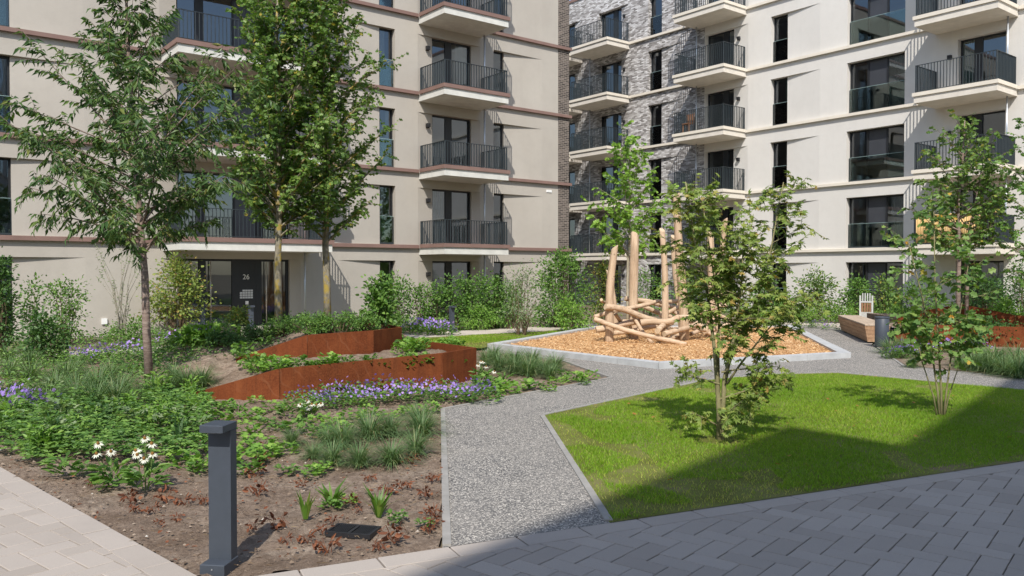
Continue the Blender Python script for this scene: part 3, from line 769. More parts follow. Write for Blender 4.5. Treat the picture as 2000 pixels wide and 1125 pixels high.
for k in range(3):
    b = MB(); b.box(22.36 + k * .1, -.03, 5.19, 22.44 + k * .1, -.002, 5.29); b.build('nest_box', WHITE, rL)

# --- the brick building and the white building on the right
angR = math.atan2(tR[1], tR[0])
rB = thing('apartment_building', 'grey brick apartment building standing between the beige and the white one', 'building', (*(nR * dR), 0), angR)
rW = thing('apartment_building', 'white plaster apartment building with cream ledges on the right', 'building', (*(nR * dR), 0), angR)
DR_ = .26
NB = [niche(-41.6, -40.9, None, -39.5, DR_), niche(-37.5, -35.95, None, -35.2, DR_), niche(-33.85, -32.17, None, -31.42, DR_), niche(-30.1, -29.25, None, -27.75, DR_)]
NW = [niche(-26.34, -24.69, None, -23.8, DR_), niche(-22.57, -21.77, None, -20.09, DR_), niche(-18.83, -16.37, None, None, DR_), niche(-14.35, -12.66, None, None, DR_), niche(-8.6, -7.8, None, -6.2, DR_)]
facade(rB, 'wall', -48, -26.36, 17.6, NB, BRICK_G, 12, STOREYS)
facade(rW, 'wall', -26.355, 3, 17.6, NW, PL_R, 12, STOREYS)
roof(rB, -48, -26.36, 12, 17.6); roof(rW, -26.3, 3, 12, 17.6); rooms(rB, -48, -26.36, 12); rooms(rW, -26.3, 3, 12); random.seed(18)
for k, (zb, zt) in enumerate(STOREYS):
    window(rB, -30.1, -29.25, DR_, zb, zt)
    window(rB, -33.85, -32.17, DR_, zb, zt, [(-32.95, -32.6)], (), False, 'balcony_door')
    window(rB, -37.5, -35.95, DR_, zb, zt, [(-36.9, -36.6)], (), False, 'balcony_door')
    window(rB, -41.6, -40.9, DR_, zb, zt)
    window(rW, -26.34, -24.69, DR_, zb, zt, [(-25.42, -25.1)], (), False, 'balcony_door')
    window(rW, -22.57, -21.77, DR_, zb, zt)
    window(rW, -18.83, -16.37, DR_, zb, zt, [(-18.08, -18.0), (-17.24, -17.18)], (1,))
    window(rW, -14.35, -12.66, DR_, zb, zt, [(-13.86, -13.56)], (), False, 'balcony_door')
    window(rW, -8.6, -7.8, DR_, zb, zt)
    lamp(rW, -24.35, zb + 1.5, .06); lamp(rW, -14.62, zb + 1.45); lamp(rB, -31.9, zb + 1.5, .1)
    if k:
        z = zb; nx = ZL[k] if k < 5 else None
        balcony(rB, -38.1, -35.12, z, 1.75, LEDGE_R, CONC_R, 1.03, -37.8, nx)
        balcony(rB, -34.4, -31.4, z, 1.75, LEDGE_R, CONC_R, 1.03, -34.2, nx)
        balcony(rW, -26.92, -23.85, z, 1.75, LEDGE_R, CONC_R, 1.03, -26.58, nx)
        balcony(rW, -15.22, -12.22, z, 1.75, LEDGE_R, CONC_R, 1.03, -12.48, nx)
        ledge(rB, [(-48, -38.11), (-35.11, -34.41), (-31.39, -26.93)], z, LEDGE_R)
        ledge(rW, [(-23.84, -15.23), (-12.21, 3)], z, LEDGE_R)
# --- the building behind the viewer, whose roof edge shades lawn and paving
rS = thing('apartment_building', 'stepped beige apartment building behind the viewer, shading the paving and lawn', 'building')
off = 17.4 / math.tan(SUN_EL); ov = np.array([math.sin(SUN_AZ), math.cos(SUN_AZ)]) * off
B_ = np.array((3.3, 9.85)) - ov; C_ = np.array((4.13, 8.75)) - ov; D_ = C_ + e1 * 8.6; A_ = B_ - e1 * 34; E_ = D_ + e2 * 30; F_ = A_ + e2 * 46
FOOT = [tuple(p) for p in (A_, F_, E_, D_, C_, B_)]
ar = sum(FOOT[k][0] * FOOT[(k + 1) % 6][1] - FOOT[(k + 1) % 6][0] * FOOT[k][1] for k in range(6))
if ar < 0: FOOT = FOOT[::-1]
b = MB(); b.prism(FOOT, -.05, 17.4); b.build('wall', PL_R, rS)
def back_side(p, q):
    p, q = np.array(p), np.array(q); d = unit(q - p); L = np.linalg.norm(q - p); n = np.array([d[1], -d[0]])
    def bx(mb, a, c, z0, z1, o0, o1):
        P0 = p + d * a; P1 = p + d * c
        mb.hexa([(*(P0 + n * o1), z0), (*(P1 + n * o1), z0), (*(P1 + n * o0), z0), (*(P0 + n * o0), z0), (*(P0 + n * o1), z1), (*(P1 + n * o1), z1), (*(P1 + n * o0), z1), (*(P0 + n * o0), z1)])
    l = MB()
    for z in ZL: bx(l, 0, L, z - .13, z, .002, .1)
    l.build('ledge', LEDGE_R, rS)
    s = 1.2
    while s + 2 < L:
        for zb, zt in STOREYS:
            w = MB(); bx(w, s, s + 1.5, zb, zt, .002, .03); wf = w.build('window', FRAME, rS)
            g = MB(); bx(g, s + .07, s + 1.43, zb + .07, zt - .07, .03, .034); g.build('pane', PANE, wf)
        s += 3.6
for k in range(6):
    p, q = FOOT[k], FOOT[(k + 1) % 6]
    if max(p[1], q[1]) > -12 or max(p[0], q[0]) < 5: back_side(p, q)

# bamboo screen on the right-hand first-floor balcony, folding chair on a balcony above
bs = thing('bamboo_screen', 'yellow bamboo pole screen tied along the lowest right-hand balcony railing', 'bamboo screen', (*(nR * dR), 0), angR)
b = MB(); random.seed(4); x = -15.0
while x < -12.75:
    r = U(.022, .03); b.tube([(x, -1.735, 2.93 + U(0, .02)), (x + U(-.01, .01), -1.735, 3.85 + U(-.05, .05))], r, 7); x += 2 * r + U(.002, .012)
b.build('pole', BAMBOO, bs, True)['kind'] = 'stuff'
b = MB(); b.tube([(-15.05, -1.70, 3.93), (-12.2, -1.70, 3.96)], .035, 8); b.build('top_rail', BAMBOO, bs, True)
fc = thing('folding_chair', 'brown wooden folding chair leaning on a balcony at the brick corner', 'chair', (*(nR * dR + tR * -26.1 - nR * 1.35), ZL[2] + .02), angR)
for nm, parts in (('backrest', [(-.22, 0, .42, .22, .03, .88)]), ('seat', [(-.22, -.38, .40, .22, 0, .43)]), ('leg', [(-.2, -.34, 0, -.17, -.31, .4)]), ('leg', [(.17, -.34, 0, .2, -.31, .4)]), ('leg', [(-.2, -.02, 0, -.17, .01, .42)]), ('leg', [(.17, -.02, 0, .2, .01, .42)])):
    b = MB()
    if nm == 'backrest':
        for k in range(6): b.box(-.22 + k * .076, 0, .44, -.17 + k * .076, .02, .88)
        b.box(-.24, -.005, .86, .24, .025, .9)
    elif nm == 'seat':
        for k in range(5): b.box(-.22, -.38 + k * .078, .40, .22, -.32 + k * .078, .425)
    else:
        for q in parts: b.box(*q)
    b.build(nm, CHAIRW, fc)

# ------------------------------------------------------------------ corten planters
def corten_wall(name, label, pts, tops, bots):
    o = thing(name, label, 'planter wall', (pts[0][0], pts[0][1], 0)); t = .05
    n = len(pts); nrm = []
    for i in range(n):
        a = np.array(pts[max(0, i - 1)]); c = np.array(pts[min(n - 1, i + 1)]); d = unit(c - a); nrm.append(np.array([-d[1], d[0]]))
    for i in range(n - 1):
        b = MB(); p, q = np.array(pts[i]), np.array(pts[i + 1]); o0 = np.array(pts[0]); g = unit(q - p) * .003
        pi, qi = p + nrm[i] * t, q + nrm[i + 1] * t
        w = [p + g - o0, q - g - o0, qi - g - o0, pi + g - o0]
        b.hexa([(*w[0], bots[i]), (*w[1], bots[i + 1]), (*w[2], bots[i + 1]), (*w[3], bots[i]), (*w[0], tops[i]), (*w[1], tops[i + 1]), (*w[2], tops[i + 1]), (*w[3], tops[i])])
        b.build('steel_panel', CORTEN, o)
corten_wall('corten_planter', 'lower rusty steel planter wall behind the purple flowers', LW, LWT, [-.05] * 5)
corten_wall('corten_planter', 'upper rusty steel planter wall below the two lichen-barked trees', UW, UWT, [.1] * 5)
RW = [(9.9, 21.3), (10.7, 20.75), (12.5, 19.9), (15, 19.0)]
corten_wall('corten_planter', 'low dark rusty planter wall behind the grasses on the right', RW, [.2, .52, .52, .52], [-.05] * 4)
RW2 = [(10.9, 23.3), (12.3, 22.6), (13.2, 21.6), (15.5, 20.6)]
corten_wall('corten_planter', 'sloping rusty planter wall rising behind the shrub on the right', RW2, [.62, .98, .72, .6], [0] * 4)
b = MB(); b.face([(x, y, .40) for x, y in [(10.0, 21.4), (10.75, 20.85), (12.55, 20.0), (15, 19.1), (16, 26), (11, 26)]]); tag(b.build('raised_bed', SOIL), kind='structure')
b = MB(); b.prism([(11.0, 23.4), (12.3, 22.7), (13.2, 21.7), (15.5, 20.7), (16, 26), (11.2, 26)], .3, .56); tag(b.build('raised_bed', SOIL), kind='structure')

# ------------------------------------------------------------------ bollard lights
def bollard(label, x, y, rz, h=.9, group='bollard lights', base=0):
    o = thing('bollard_light', label, 'bollard', (x, y, base), rz, group)
    def cb(nm, q, m=BOLL):
        b = MB(); b.cbox(*q, .004); return b.build(nm, m, o)
    cb('base_plate', (-.08, -.1, -.03, .08, .085, .05)); cb('post', (-.074, .003, .05, .074, .083, h - .045))
    c = cb('head', (-.076, -.1, h - .045, .076, .085, h))
    b = MB(); b.box(-.06, -.085, h - .049, .06, -.02, h - .046); b.build('lens', WHITE, c)
    b = MB(); b.tube([(0.0, -.1005, .022), (0.0, -.104, .022)], .005, 8); b.build('screw', GALV, o)
    return o
bollard('large anthracite bollard light at the bed tip between both pavings', -1.83, 5.13, math.radians(-8), .91)
bollard('anthracite bollard light by the far footpath before the hedge', *G(884, 650), math.radians(38), .82)
bollard('anthracite bollard light left of the entrance, under the yellowing bush', *G(396, 654), math.radians(38), .9)
bollard('anthracite bollard light in front of the letterboxes at door 26', *G(491, 652), math.radians(38), .85)
# drain cover
dc = thing('drain_cover', 'black slotted drain cover lying in the bare soil', 'drain cover', (-1.13, 5.84, .008), math.radians(-14))
b = MB(); w, d = .17, .105
b.box(-w, -d, -.02, w, -d + .018, .014); b.box(-w, d - .018, -.02, w, d, .014); b.box(-w, -d + .018, -.02, -w + .018, d - .018, .014); b.box(w - .018, -d + .018, -.02, w, d - .018, .014)
b.box(-.012, -d + .018, -.02, .012, d - .018, .012); b.build('frame', BLACK, dc)
b = MB()
for s in (-1, 1):
    for k in range(9):
        x = s * (.03 + k * .0155); b.hexa([(x - .005, -d + .018, -.015), (x + .005, -d + .018, -.015), (x + .005 + s * 0.0, d - .018, -.015), (x - .005, d - .018, -.015), (x - .004, -d + .018, .01), (x + .004, -d + .018, .01), (x + .004, d - .018, .01), (x - .004, d - .018, .01)])
b.box(-w + .018, -d + .018, -.024, w - .018, d - .018, -.021); b.build('slatted_grate', BLACK, dc)

# ------------------------------------------------------------------ bench, bin, slatted rack
bv = unit(np.array([1.14, 4.67])); bn = thing('bench', 'long tapered block bench of brown timber boards', 'bench', (9.14, 21.34, 0), math.atan2(bv[1], bv[0]) - math.pi / 2)
L = 4.75
for nm, sx in (('side_boards', 0), ('side_boards', 1)):
    b = MB()
    for k in range(4):
        z0 = .04 + k * .105; z1 = z0 + .098; i0, i1 = .10 * (1 - z0 / .46), .10 * (1 - z1 / .46); tk = .03
        x = lambda i: (i if sx == 0 else .62 - i)
        s = 1 if sx == 0 else -1
        p = [(x(i0), i0, z0), (x(i0) + s * tk, i0, z0), (x(i0) + s * tk, L - i0, z0), (x(i0), L - i0, z0), (x(i1), i1, z1), (x(i1) + s * tk, i1, z1), (x(i1) + s * tk, L - i1, z1), (x(i1), L - i1, z1)]
        if s < 0: p = [p[1], p[0], p[3], p[2], p[5], p[4], p[7], p[6]]
        b.hexa(p)
    b.build(nm, BENCHW, bn)
for yy in (0, 1):
    b = MB()
    for k in range(4):
        z0 = .04 + k * .105; z1 = z0 + .098; i0, i1 = .10 * (1 - z0 / .46), .10 * (1 - z1 / .46)
        y = lambda i: (i - .002 if yy == 0 else L - i - .03)
        b.hexa([(i0 + .031, y(i0), z0), (.589 - i0, y(i0), z0), (.589 - i0, y(i0) + .03, z0), (i0 + .031, y(i0) + .03, z0), (i1 + .031, y(i1), z1), (.589 - i1, y(i1), z1), (.589 - i1, y(i1) + .03, z1), (i1 + .031, y(i1) + .03, z1)])
    b.build('end_boards', BENCHW, bn)
b = MB()
for k in range(6): b.cbox(.005 + k * .102, .0, .465, .005 + k * .102 + .096, L, .5, .004)
b.build('seat', BENCHT, bn)
b = MB(); b.box(.15, .2, -.02, .47, L - .2, .44); b.build('plinth', BLACK, bn)
bi = thing('litter_bin', 'anthracite cylindrical litter bin at the near end of the bench', 'bin', (9.1, 20.25, 0))
b = MB(); b.tube([(0, 0, 0), (0, 0, .03), (0, 0, .71), (0, 0, .715)], [.15, .165, .165, .16], 32); b.build('body', BOLL, bi, True)
b = MB(); ring = [(.14, .715), (.17, .715), (.175, .725), (.175, .75), (.165, .76), (.14, .76), (.135, .73)]
for i in range(len(ring) - 1):
    for k in range(32):
        a0, a1 = 2 * math.pi * k / 32, 2 * math.pi * (k + 1) / 32
        (r0, z0), (r1, z1) = ring[i], ring[i + 1]
        b.face([(r0 * math.cos(a0), r0 * math.sin(a0), z0), (r0 * math.cos(a1), r0 * math.sin(a1), z0), (r1 * math.cos(a1), r1 * math.sin(a1), z1), (r1 * math.cos(a0), r1 * math.sin(a0), z1)])
b.build('rim', BOLL, bi)
RKW = flat('rack_white', (.50, .50, .47), .7, .2, 0, .12, 8)
rk = thing('slatted_rack', 'white slatted garden rack with brown slats behind the bench', 'garden rack', (at(1692, 600, 27.9)[0], 27.9, 0), math.radians(-30))
for x in (-.19, .19):
    b = MB(); b.box(x - .025, -.03, 0, x + .025, .03, 1.06); b.build('post', RKW, rk)
for k in range(4):
    b = MB(); b.box(-.13 + k * .075, -.012, .87, -.095 + k * .075, .012, 1.14); b.build('top_slat', RKW, rk)
b = MB(); b.box(-.164, -.02, .82, .164, .02, .87); b.build('crossbar', RKW, rk)
b = MB(); b.box(-.164, -.015, .08, .164, .015, .5); b.build('lower_panel', flat('weathered_white', (.42, .41, .38), .7, .2, 0, .15, 9), rk)
for k in range(4):
    b = MB(); b.box(-.155 + k * .082, -.01, .5, -.095 + k * .082, .01, .82); b.build('brown_slat', CHAIRW, rk)

# ------------------------------------------------------------------ climbing structure of logs
cs = thing('climbing_structure', 'climbing structure of pale tree trunks and crossed logs on wood chips', 'climbing frame', (4.2, 21.8, 0))
C0 = np.array([4.2, 21.8, 0])
random.seed(21)
def log(name, p, q, r0, r1, n=7, wob=.02, slant=True):
    p, q = np.array(p) - C0, np.array(q) - C0; b = MB(); pts = []; rr = []
    o1 = rvec() * wob; o2 = rvec() * wob; o3 = rvec() * wob * .5
    for i in range(n + 1):
        t = i / n; pts.append(p + (q - p) * t + o1 * math.sin(math.pi * t) * 2 + o2 * math.sin(2 * math.pi * t) + o3 * math.sin(5 * t + 1)); rr.append((r0 + (r1 - r0) * t) * U(.94, 1.06))
    pts = pts[:1] + pts + pts[-1:]; d = unit(q - p)
    pts[0] = pts[1] - d * .012; pts[-1] = pts[-2] + d * .012; rr = [rr[0] * .95] + rr + [rr[-1] * .95]
    b.tube(pts, rr, 12, 0, True, 1)
    if slant:                       # saw-cut slanting top
        m = 12; s = unit(np.array([U(-1, 1), U(-.6, .6), 0]))
        for k in range(2 * m):
            i = len(b.V) - 1 - k; v = np.array(b.V[i]); c = pts[-1]
            b.V[i] = tuple(v + np.array([0, 0, (.45 + .35 * r1 / .085) * ((v - c) @ s)]))
    o = b.build(name, [LOG if slant else LOGH, LOGEND], cs, False)
    sm = np.array([pl.material_index == 0 for pl in o.data.polygons]); o.data.polygons.foreach_set('use_smooth', sm)
POSTS = [((1189, 672), (1201, 484), .105, .085), ((1238, 666), (1240, 460), .118, .1), ((1298, 673), (1293, 450), .085, .062), ((1338, 668), (1321, 384), .125, .085),
         ((1385, 661), (1387, 456), .105, .085), ((1402, 655), (1416, 430), .085, .075), ((1206, 655), (1188, 530), .07, .06), ((1331, 652), (1314, 462), .075, .055)]
for (bp, tp, r0, r1) in POSTS:
    g = G(*bp); q = at(tp[0], tp[1], g[1] + .02)
    log('post', (g[0], g[1], -.1), q, r0 * 1.1, r1 * 1.12, 8, .03)
def lg(a, b, Ya, Yb, r, r2=None): log('log', at(*a, Ya), at(*b, Yb), r * 1.15, (r2 or r * .92) * 1.15, 6, .03, False)
q = lambda x, y: (1130 + x / 3.514, 400 + y / 3.514)
for a, c, Ya, Yb, r in ((q(185, 702), q(530, 795), 21.0, 21.6, .07), (q(115, 785), q(735, 957), 21.0, 20.4, .055), (q(112, 768), q(545, 660), 21.5, 22.3, .05),
                        (q(430, 812), q(685, 772), 20.9, 20.8, .075), (q(125, 855), q(445, 800), 21.5, 21.6, .075), (q(540, 862), q(640, 812), 20.5, 21.3, .065), (q(592, 888), q(860, 780), 20.7, 22.0, .06),
                        (q(240, 882), q(545, 828), 21.4, 21.9, .055), (q(352, 722), q(532, 972), 21.7, 20.9, .042), (q(250, 750), q(392, 942), 21.4, 22.4, .042), (q(325, 642), q(560, 690), 23.0, 23.2, .06),
                        (q(545, 660), q(600, 700), 22.4, 21.4, .045), (q(560, 665), q(750, 635), 22.9, 22.4, .05), (q(410, 660), q(700, 705), 23.2, 23.1, .05), (q(690, 772), q(805, 740), 21.2, 21.5, .05),
                        (q(650, 735), q(885, 852), 22.2, 21.5, .055), (q(780, 812), q(885, 862), 22.0, 21.4, .05), (q(815, 745), q(1010, 690), 22.6, 23.2, .055), (q(160, 650), q(205, 700), 21.1, 21.8, .035),
                        (q(770, 885), q(905, 828), 22.2, 22.8, .05), (q(700, 830), q(1000, 905), 22.7, 22.5, .06), (q(840, 690), q(960, 860), 23.0, 22.6, .045), (q(300, 800), q(620, 850), 22.0, 22.4, .06), (q(450, 700), q(770, 800), 22.6, 22.9, .055), (q(560, 760), q(760, 690), 21.9, 22.3, .05), (q(880, 760), q(1090, 800), 23.0, 23.4, .055), (q(860, 880), q(1080, 800), 22.4, 23.6, .05), (q(600, 930), q(740, 850), 21.4, 22.4, .05)):
    lg(a, c, Ya, Yb, r)

# ------------------------------------------------------------------ plants: generators
def branch_pts(p, d, L, n=5, up=.0, wob=.08):
    pts = [np.array(p, float)]; d = unit(d)
    for i in range(n):
        d = unit(d + rvec() * wob + np.array([0, 0, up])); pts.append(pts[-1] + d * L / n)
    return pts
def leaf_twig(lv, wood, p, d, L, nl, ll, lw, droop, r=.004, spread=.9, flat_=.5):
    pts = branch_pts(p, d, L, 3, -.05, .15)
    if wood is not None: wood.tube(pts, [r, r * .8, r * .6, r * .4], 3, 0, False)
    for i in range(nl):
        t = (i + .6) / nl; k = min(2, int(t * 3)); f = t * 3 - k; b = pts[k] + (pts[k + 1] - pts[k]) * f
        dd = unit(pts[k + 1] - pts[k]); side = unit(np.cross(dd, (0, 0, 1)) + rvec() * .25) * (1 if i % 2 else -1)
        a = unit(dd * .55 + side * spread + np.array([0, 0, -droop]) + rvec() * .3)
        n = unit(np.array([0, 0, 1]) * flat_ + rvec() * .7 + np.array([0, -.25, 0]))
        s = U(.7, 1.2); lv.add(b, a, n, ll * s, lw * s)
def grow(lv, wood, stem, r0, r1, h0, h1, env, nb, elev, ll, lw, droop, tw, nl, low=0.8, rb=.35, flat_=.5, spread=.9, az0=None):
    """side branches on a stem polyline; env(t) is the crown radius at the height fraction t"""
    stem = [np.array(p, float) for p in stem]; n = len(stem)
    zs = np.array([p[2] for p in stem])
    def at_z(z):
        i = int(np.clip(np.searchsorted(zs, z) - 1, 0, n - 2)); f = (z - zs[i]) / max(1e-4, zs[i + 1] - zs[i]); return stem[i] + (stem[i + 1] - stem[i]) * f, r0 + (r1 - r0) * (i + f) / (n - 1)
    wood.tube(stem, [r0 + (r1 - r0) * i / (n - 1) for i in range(n)], 10)
    az = U(0, 6.28)
    for k in range(nb):
        t = (k + U(.1, .9)) / nb; z = h0 + (h1 - h0) * t; az += 2.4 + U(-.5, .5)
        e = math.radians(elev(t) + U(-9, 9)); Rr = env(t, az) * U(.72, 1.1)
        Lb = Rr / max(.3, math.cos(e)); zs_ = max(h0 * low, z - Rr * math.tan(e) * .6)
        p, r = at_z(min(zs_, zs[-1])); d = np.array([math.cos(az) * math.cos(e), math.sin(az) * math.cos(e), math.sin(e)])
        bp = branch_pts(p, d, Lb, 6, -.03, .09); rbb = min(r * .6, .012 + .012 * Lb) * (rb / .35)
        wood.tube(bp, [max(.003, rbb * (1 - .8 * i / 6)) for i in range(7)], 5, 0, False)
        nt = max(3, int(tw * Lb))
        for j in range(nt):
            u = .18 + .82 * (j + R()) / nt; i = min(5, int(u * 6)); q = bp[i] + (bp[i + 1] - bp[i]) * (u * 6 - i)
            dd = unit(bp[i + 1] - bp[i]); td = unit(dd * .75 + rvec() * .9 + np.array([0, 0, -.05]))
            leaf_twig(lv, wood, q, td, U(.16, .34) * (.6 + .5 * Lb / 1.5), nl, ll, lw, droop, .004, spread, flat_)
    p = stem[-1]
    for j in range(8): leaf_twig(lv, wood, p - np.array([0, 0, U(0, .5)]), unit(rvec() + np.array([0, 0, .8])), U(.2, .4), nl, ll, lw, droop, .004, spread, flat_)
def tree(name, label, base, stem, r0, r1, h0, h1, env, nb, elev, tmpl, mleaf, mbark, ll, lw, droop, tw, nl, seed, group=None, **kw):
    random.seed(seed); o = thing(name, label, 'tree', base, 0, group); lv = LV(tmpl); wd = MB()
    grow(lv, wd, stem, r0, r1, h0, h1, env, nb, elev, ll, lw, droop, tw, nl, **kw)
    lv.build('crown', mleaf, o); wd.build('trunk', mbark, o, True); return o, lv, wd
def stemline(h, n=8, wob=.03, lean=(0, 0)):
    pts = []; x = y = 0
    for i in range(n + 1):
        t = i / n; pts.append((lean[0] * t + (U(-wob, wob) if 0 < i else 0), lean[1] * t + (U(-wob, wob) if 0 < i else 0), h * t - (.1 if i == 0 else 0)))
    return pts
# big cherry-like tree on the left
random.seed(11)
tree('cherry_tree', 'loose-crowned tree with drooping pointed leaves standing alone in the left bed', P(292, 742), stemline(7.4, 9, .03, (-.42, .1)), .07, .011, 2.35, 7.2,
     lambda t, az: np.interp(t, [0, .12, .3, .42, .55, .7, 1], [1.45, 1.85, 1.95, 1.7, 1.0, .5, .28]), 70, lambda t: 26 + 32 * t, T_LANCE, LF_CHERRY, BARK_CH, .15, .045, .75, 11, 11, 31, rb=.24, flat_=.35, spread=.8)
# two lichen-barked trees on the upper terrace
for (px, py, lab, h, sd, lean) in ((545, 17.0, 'left one of the two upright small-leaved trees with yellow lichen bark', 6.9, 41, (.0, 0)), (640, 17.7, 'right one of the two upright small-leaved trees with yellow lichen bark', 8.2, 42, (-.1, 0))):
    random.seed(sd); bx = at(px, 630, py); bx = (bx[0], bx[1], hgt(bx[0], bx[1]))
    tree('field_maple_tree', lab, bx, stemline(h, 9, .035, lean), .086, .02, 2.3, h - .1,
         lambda t, az: (.7 + .6 * math.sin(min(1, t * 1.5 + .2) * math.pi * .8)) * (1 - .5 * max(0, t - .5) / .5) * (.62 + .62 * R()), 74, lambda t: 42 + 22 * t, T_LOBE, LF_FIELD, BARK_LI, .08, .075, .3, 15, 9, sd + 100, 'field maples on the upper terrace', flat_=.6)
# bright young tree behind the climbing logs
random.seed(51)
gx = G(1226, 645)
tree('young_tree', 'slim young tree with bright green leaves behind the climbing logs', (gx[0], gx[1], 0), stemline(6.1, 8, .03, (.05, 0)), .05, .014, 2.5, 6.0,
     lambda t, az: (.75 + .6 * math.sin(min(1, t * 1.3 + .25) * math.pi * .75)) * (1 - .6 * max(0, t - .5) / .5), 36, lambda t: 36 + 22 * t, T_LOBE, LF_YOUNG, BARK_PA, .115, .10, .35, 8, 8, 151)
# multi-stem maple on the lawn
def multi(name, label, base, stems, tmpl, mleaf, mbark, ll, lw, seed, tw=12, nl=8, nb=16, droop=.25, e0=18, low_sprigs=None, cat='tree', flat_=.5):
    random.seed(seed); o = thing(name, label, cat, base); lv = LV(tmpl); wd = MB()
    for (pts, r0, r1, h0, rad) in stems:
        h1 = pts[-1][2]
        grow(lv, wd, pts, r0, r1, h0, h1, lambda t, az: rad * (.55 + .6 * math.sin(min(1, t + .2) * math.pi * .8)) * (1 - .45 * max(0, t - .6) / .4), nb, lambda t: e0 + 28 * t, ll, lw, droop, tw, nl, low=.95, flat_=flat_)
    if low_sprigs:
        for (p, d, L, k) in low_sprigs:
            bp = branch_pts(p, d, L, 5, .0, .08); wd.tube(bp, [.012, .01, .008, .006, .005, .003], 5, 0, False)
            for j in range(k):
                u = .3 + .7 * R(); i = min(4, int(u * 5)); qq = bp[i] + (bp[i + 1] - bp[i]) * (u * 5 - i)
                leaf_twig(lv, wd, qq, unit(rvec() + np.array(d) * .6), U(.12, .26), nl, ll, lw, droop)
    lv.build('crown', mleaf, o); wd.build('trunk', mbark, o, True); return o
multi('multi_stem_maple', 'multi-stemmed maple with small olive-green leaves growing in the lawn', (2.28, 9.04, 0),
      [([(0, 0, -.1), (0, 0, .3), (-.02, .02, .62), (-.05, .03, 1.0), (-.12, .05, 1.6), (-.26, .08, 2.2), (-.36, .1, 2.85)], .034, .006, 1.3, .46),
       ([(.0, .03, .4), (.0, .06, .9), (.02, .1, 1.4), (-.06, .15, 2.0), (-.16, .2, 2.7)], .02, .005, 1.5, .36),
       ([(.03, 0, -.1), (.04, .0, .35), (.06, .02, .68), (.13, .02, .95), (.18, 0, 1.3), (.24, -.02, 1.8), (.25, 0, 2.2)], .032, .006, 1.2, .48),
       ([(.05, .02, .55), (.12, .05, .85), (.26, .1, 1.15), (.46, .12, 1.6), (.60, .14, 2.1), (.74, .15, 2.85)], .02, .005, 1.3, .46),
       ([(.08, .0, .62), (.22, -.05, .85), (.48, -.08, 1.2), (.86, -.1, 1.62)], .015, .004, .95, .36)],
      T_PALM, LF_MAPLE, BARK_GR, .075, .075, 61, 15, 7, 16, .2, 14,
      [((.0, 0, .12), (.5, -.5, .3), .45, 7), ((0, 0, .15), (-.7, -.2, .45), .4, 7), ((0, 0, .3), (.8, .2, .4), .6, 17), ((0, 0, .45), (.9, -.1, .3), .7, 20), ((0, 0, .25), (.3, -.8, .5), .5, 12), ((0, 0, .62), (-.9, 0, .3), .5, 10), ((0.02, 0, .75), (.9, -.3, .25), .6, 10)], 'tree', .9)
multi('multi_stem_shrub', 'many-stemmed shrub with orange-tinged leaves on the right of the lawn', (5.52, 10.6, 0),
      [([(0, 0, -.1), (-.03, .0, .3), (-.1, .02, .8), (-.22, .03, 1.5), (-.42, .05, 2.3)], .017, .005, .75, .3),
       ([(.02, 0, -.1), (.03, .03, .3), (.0, .05, .9), (-.05, .06, 1.7), (-.08, .05, 2.75)], .018, .005, .7, .34),
       ([(.04, 0, -.1), (.08, .0, .3), (.15, .02, .8), (.26, .0, 1.4), (.36, -.02, 2.1)], .015, .004, .6, .32),
       ([(-.02, 0, -.1), (-.1, -.03, .25), (-.26, -.05, .7), (-.42, -.06, 1.35)], .012, .004, .85, .24),
       ([(.04, 0, -.1), (.1, -.02, .25), (.2, -.04, .6), (.34, -.06, 1.25)], .011, .003, .85, .2)],
      T_LOBE, LF_AUT, BARK_GR, .088, .075, 62, 9, 5, 12, .35, 20, None, 'shrub')
# trees of the right-hand raised bed
def two(px, py, Y): q = at(px, py, Y); return q
random.seed(71)
q = at(1871, 640, 21.5)
multi('twin_trunk_tree', 'green tree with two slim trunks behind the right planter', (q[0], q[1], .5),
      [([(0, 0, -.1), (.0, 0, 1.0), (.02, 0, 2.0), (-.03, 0, 3.0), (.1, .05, 4.2), (.15, .05, 5.3)], .065, .012, 2.0, 1.05), ([(.32, .2, -.1), (.34, .2, 1.0), (.28, .2, 2.0), (.5, .2, 3.0), (.75, .2, 4.4)], .055, .012, 2.0, .95)],
      T_LOBE, LF_FIELD, BARK_CH, .10, .085, 72, 10, 7, 30, .3, 24)
random.seed(73); q = at(2040, 660, 20.0)
tree('edge_tree', 'leafy tree at the right edge in front of the white facade', (q[0], q[1], .4), stemline(5.6, 8, .03), .06, .014, .9, 5.3, lambda t, az: .75 + .25 * math.sin(t * 3), 34, lambda t: 28 + 20 * t, T_LOBE, LF_HEDGE, BARK_GR, .085, .075, .3, 10, 8, 173)

